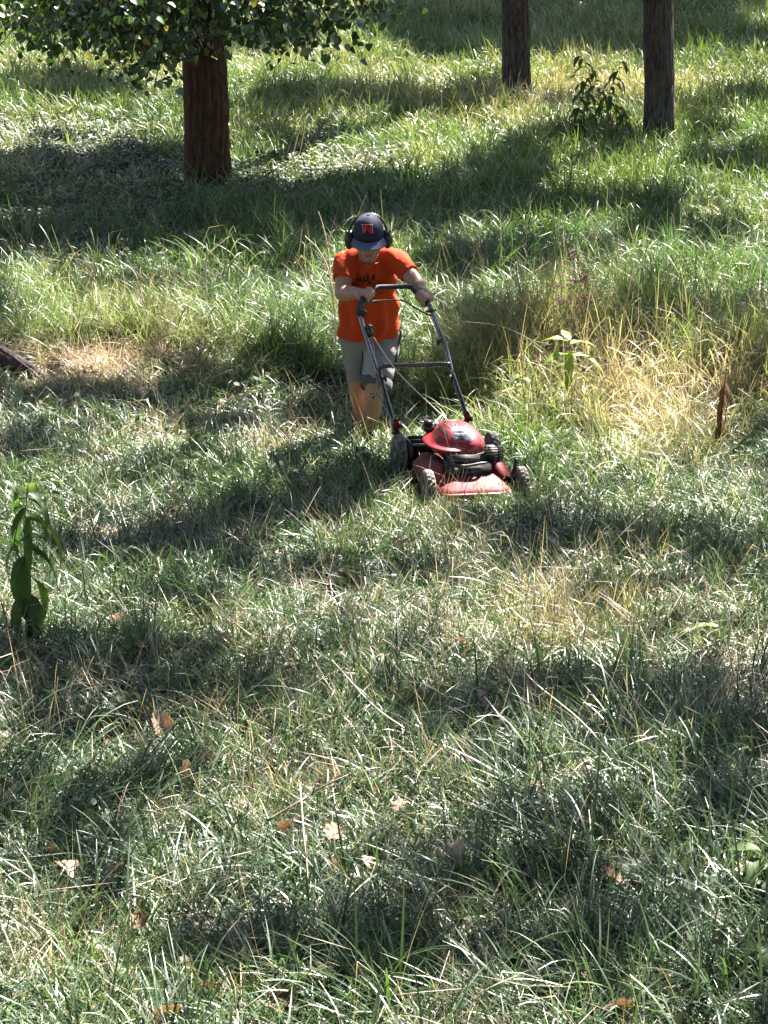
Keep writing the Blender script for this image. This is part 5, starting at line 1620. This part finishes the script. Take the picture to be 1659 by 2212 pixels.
# small pale weed left of reddish trunk, yellow sapling right of it
g = gpix(208, 300)
weed("leafy_weed", "small pale green weed standing left of the reddish trunk", g, [(0, 0, .18), (-.01, 0, .36)], [(.98, 1, .2, .10, .05, .6, 1.0), (.9, 3.4, .0, .12, .05, .7, 1.1), (.85, 5, .1, .12, .05, .7, 1.1), (.6, 2.2, 0, .11, .05, .5, 1.2), (.5, 4.4, 0, .11, .05, .5, 1.2), (.35, 3.2, -.5, .14, .05, .2, .8)], .003)
g = gpix(677, 372)
weed("sapling", "tiny yellow leaved sapling right of the reddish trunk", g, [(.01, 0, .10), (.0, 0, .22)], [(.98, 2.9, .1, .08, .04, 1.0, 1.2), (.9, 1.9, .0, .08, .04, 1.0, 1.3), (.85, 4.3, .0, .08, .04, 1.0, 1.3), (.7, 3.1, -.5, .09, .04, 1.0, 1.0), (.5, 2.4, -.3, .08, .035, .95, 1.2), (.45, 4.0, -.3, .08, .035, .95, 1.2)], .003, None, None, "sapling")
# round green leaf low in the grass
g = gpix(1337, 1034)
weed("plantain_weed", "single rounded bright green leaf low in the grass right of the mower", g, [(0, 0, .05), (0, -.01, .09)], [(.95, 3.1, -.5, .10, .085, .62, .9), (.6, 1.4, -.1, .06, .05, .45, .9)], .003)
# dock leaves mid left, grey green leaves in the middle
g = gpix(560, 1510)
weed("dock_weed", "broad pale green leaves drooping in the centre left lawn", g, [(0, 0, .06), (.0, -.01, .13)], [(.95, 3.8, -.4, .13, .075, .35, 1.1), (.9, 2.5, -.5, .14, .07, .45, 1.0), (.8, 5.2, .1, .11, .05, .4, 1.2), (.6, 1.5, .2, .10, .05, .35, 1.2)], .004)
g = gpix(735, 1275)
weed("dock_weed", "grey green flat leaves lying beside the maroon leaf", g, [(0, 0, .06), (.0, -.01, .11)], [(.95, 4.9, .15, .14, .07, .2, .6), (.9, 1.4, .15, .10, .07, .3, .6), (.7, 3.4, -.2, .09, .05, .3, .9)], .004)
g = gpix(1640, 1960)
weed("dock_weed", "pale broad leaves crowding the bottom right edge", g, [(0, 0, .10), (.0, 0, .22)], [(.98, 1.2, .2, .16, .06, .5, .9), (.9, 2.6, .0, .18, .07, .45, 1.0), (.8, 4.0, .1, .16, .07, .4, 1.0), (.7, 5.2, .2, .16, .06, .5, 1.0), (.6, 3.2, -.2, .17, .07, .4, 1.0), (.45, 1.8, .1, .15, .06, .4, 1.0)], .004)
g = gpix(1640, 2130)
weed("dock_weed", "broad pale leaf weed in the bottom right corner", g, [(0, 0, .08), (.0, 0, .17)], [(.98, 3.4, -.2, .16, .07, .5, .8), (.9, 2.0, .1, .16, .07, .45, 1.0), (.8, 4.6, .1, .14, .06, .5, 1.0), (.6, 1.1, .2, .13, .06, .45, 1.0)], .004)
g = gpix(1500, 1400)
weed("plantain_weed", "bright green leaf catching sun right of the dry patch", g, [(0, 0, .05), (0, -.01, .11)], [(.95, 4.6, .3, .12, .05, .8, .6), (.8, 1.6, .2, .10, .04, .7, .8), (.6, 3.0, -.2, .08, .04, .7, .9)], .003)

# ------------------------------------------------------------------ dead stems and twigs
def stems(name, label, base_uv, y, paths, r, m=M_DEADSTEM, cat="dead stem", heads=None, group=None):
    """paths in px of the photograph at a depth near y; each stem or side shoot its own part"""
    g = G(at_y(base_uv[0] / 1.1573, base_uv[1] / 1.1573, y).x, y)
    r0 = thing(name, label, cat, g, group)
    for i, p in enumerate(paths):
        P = smoothpath([at_y(a / 1.1573, c / 1.1573, y + dy) - g for a, c, dy in p], 6)
        mk("stem" if i == 0 else "side_shoot", tube(P, list(np.linspace(r if i == 0 else r * .75, r * .4, len(P))), 5), m, r0)
    for h_ in (heads or []):
        mk("seed_head", [shift(gq, -g) for gq in [h_]][0], m, r0)
    return r0
stems("dead_stem", "pale bare forked stem standing behind the boy's shoulder", (838, 905), 13.85, [[(838, 900, 0), (838, 800, 0), (828, 700, .02), (819, 618, .04), (806, 560, .05), (796, 530, .05)], [(819, 618, .04), (826, 590, .04), (835, 575, .05)],
      [(836, 775, 0), (822, 680, -.03), (796, 624, -.05), (762, 590, -.06)]], .006)
stems("dead_stem", "bleached curved stem leaning right in front of the dark shade", (512, 830), 15.9, [[(512, 780, 0), (515, 660, 0), (530, 628, 0), (573, 592, .05)], [(520, 640, 0), (516, 610, 0)]], .007)
stems("dead_stem", "long straw stem bent over in the left tall grass", (360, 800), 15.0, [[(360, 760, 0), (340, 690, 0), (320, 665, .02), (300, 655, .03)], [(345, 700, 0), (352, 668, 0)]], .005)
stems("dead_stem", "arched tan stem reaching from the dry grass towards the boy", (1370, 860), 14.0, [[(1370, 860, 0), (1330, 850, .0), (1250, 815, -.05), (1140, 802, -.1)], [(1330, 850, 0), (1345, 800, 0), (1290, 735, .0)], [(1250, 815, -.05), (1230, 840, -.05)]], .0032, M_TWIG)
def tuft_head(c, n, s, seed):
    rgt = np.random.default_rng(seed); gs = []
    for k in range(n):
        d = Vector(rgt.normal(size=3) * (1, .6, .8)) + Vector((0, 0, .4))
        gs.append(tube([c, c + d * s * .6, c + d * s + Vector((0, 0, -.2 * s))], [.003, .002, .004], 4))
        gs.append(sphere(c + d * s, .006, 5, 4))
    return merge(*gs)
y0_ = 14.6
stems("seed_stalk", "pinkish dry stalk with branching seed heads above the tall grass on the right", (1440, 860), y0_, [[(1430, 850, 0), (1440, 790, 0), (1455, 740, 0), (1465, 690, .02), (1447, 650, .02)], [(1450, 750, 0), (1420, 720, 0), (1365, 715, 0)], [(1458, 730, 0), (1470, 690, 0)], [(1455, 745, 0), (1475, 745, 0)]], .006,
      mat("pink_dry_stem", (.42, .27, .24), .7, .3, noise=(30, (.30, .19, .16), .4, .7)), "seed stalk",
      [tuft_head(at_y(1445 / 1.1573, 645 / 1.1573, y0_), 10, .045, 1), tuft_head(at_y(1462 / 1.1573, 695 / 1.1573, y0_), 16, .06, 2), tuft_head(at_y(1440 / 1.1573, 705 / 1.1573, y0_), 14, .06, 3), tuft_head(at_y(1462 / 1.1573, 745 / 1.1573, y0_), 18, .07, 4), tuft_head(at_y(1415 / 1.1573, 755 / 1.1573, y0_), 14, .06, 5)])
y1_ = 14.3
stems("seed_stalk", "thin stalk with three dark round seed heads in the short grass on the left", (206, 1095), y1_, [[(206, 1095, 0), (207, 1050, 0), (210, 1020, 0), (214, 1018, 0)], [(208, 1030, 0), (203, 1006, 0)], [(209, 1025, 0), (226, 1022, 0)]], .0035, M_GREENSTEM, "seed stalk",
      [sphere(at_y(202 / 1.1573, 1004 / 1.1573, y1_), .011, 10, 7), sphere(at_y(211 / 1.1573, 1018 / 1.1573, y1_), .012, 10, 7), sphere(at_y(226 / 1.1573, 1022 / 1.1573, y1_), .011, 10, 7)])
# fallen dark twig on the foreground
ta, tb_ = at_z(668 / 1.1573, 2052 / 1.1573, .09), at_z(870 / 1.1573, 1937 / 1.1573, .15)
tw = thing("twig", "dark thin twig lying slanted on the foreground grass", "twig", ta)
d_ = tb_ - ta
mk("stem", tube(smoothpath([(0, 0, 0), d_ * .35 + Vector((.01, 0, .01)), d_ * .7 + Vector((-.01, .01, 0)), d_], 5), list(np.linspace(.006, .003, 16)), 6), M_TWIG, tw)
mk("side_shoot", tube([d_ * .55, d_ * .62 + Vector((.0, .03, .05))], [.003, .002], 5), M_TWIG, tw)
for i, (a, c, lab_) in enumerate([([(1540, 1900, .30), (1450, 1800, .30), (1330, 1700, .22), (1290, 1640, .25)], 0, "long pale straw bent across the right lawn"), ([(1010, 1820, .25), (930, 1760, .22), (830, 1650, .10)], 0, "thin straw leaning over the centre lawn"),
                                  ([(770, 2210, .10), (760, 2090, .22), (750, 1960, .30)], 0, "upright pale grass stalk beside the fallen twig"), ([(640, 1600, .12), (560, 1530, .2), (500, 1440, .1)], 0, "slanting straw in the shaded left lawn"),
                                  ([(395, 1395, .14), (403, 1440, .12), (404, 1475, .04)], 0, "short bent straw right of the drooping weed"), ([(1480, 1430, .05), (1540, 1350, .25), (1600, 1290, .32)], 0, "slender straw leaning right near the mower's path")]):
    P = [at_z(q[0] / 1.1573, q[1] / 1.1573, q[2]) for q in a]
    st = mk("straw_stalk", shift(tube(smoothpath(P, 6), .0028, 5), -P[0]), M_DEADSTEM)
    st.location = P[0]
    tag(st, lab_, "straw", "single straws lying across the lawn")
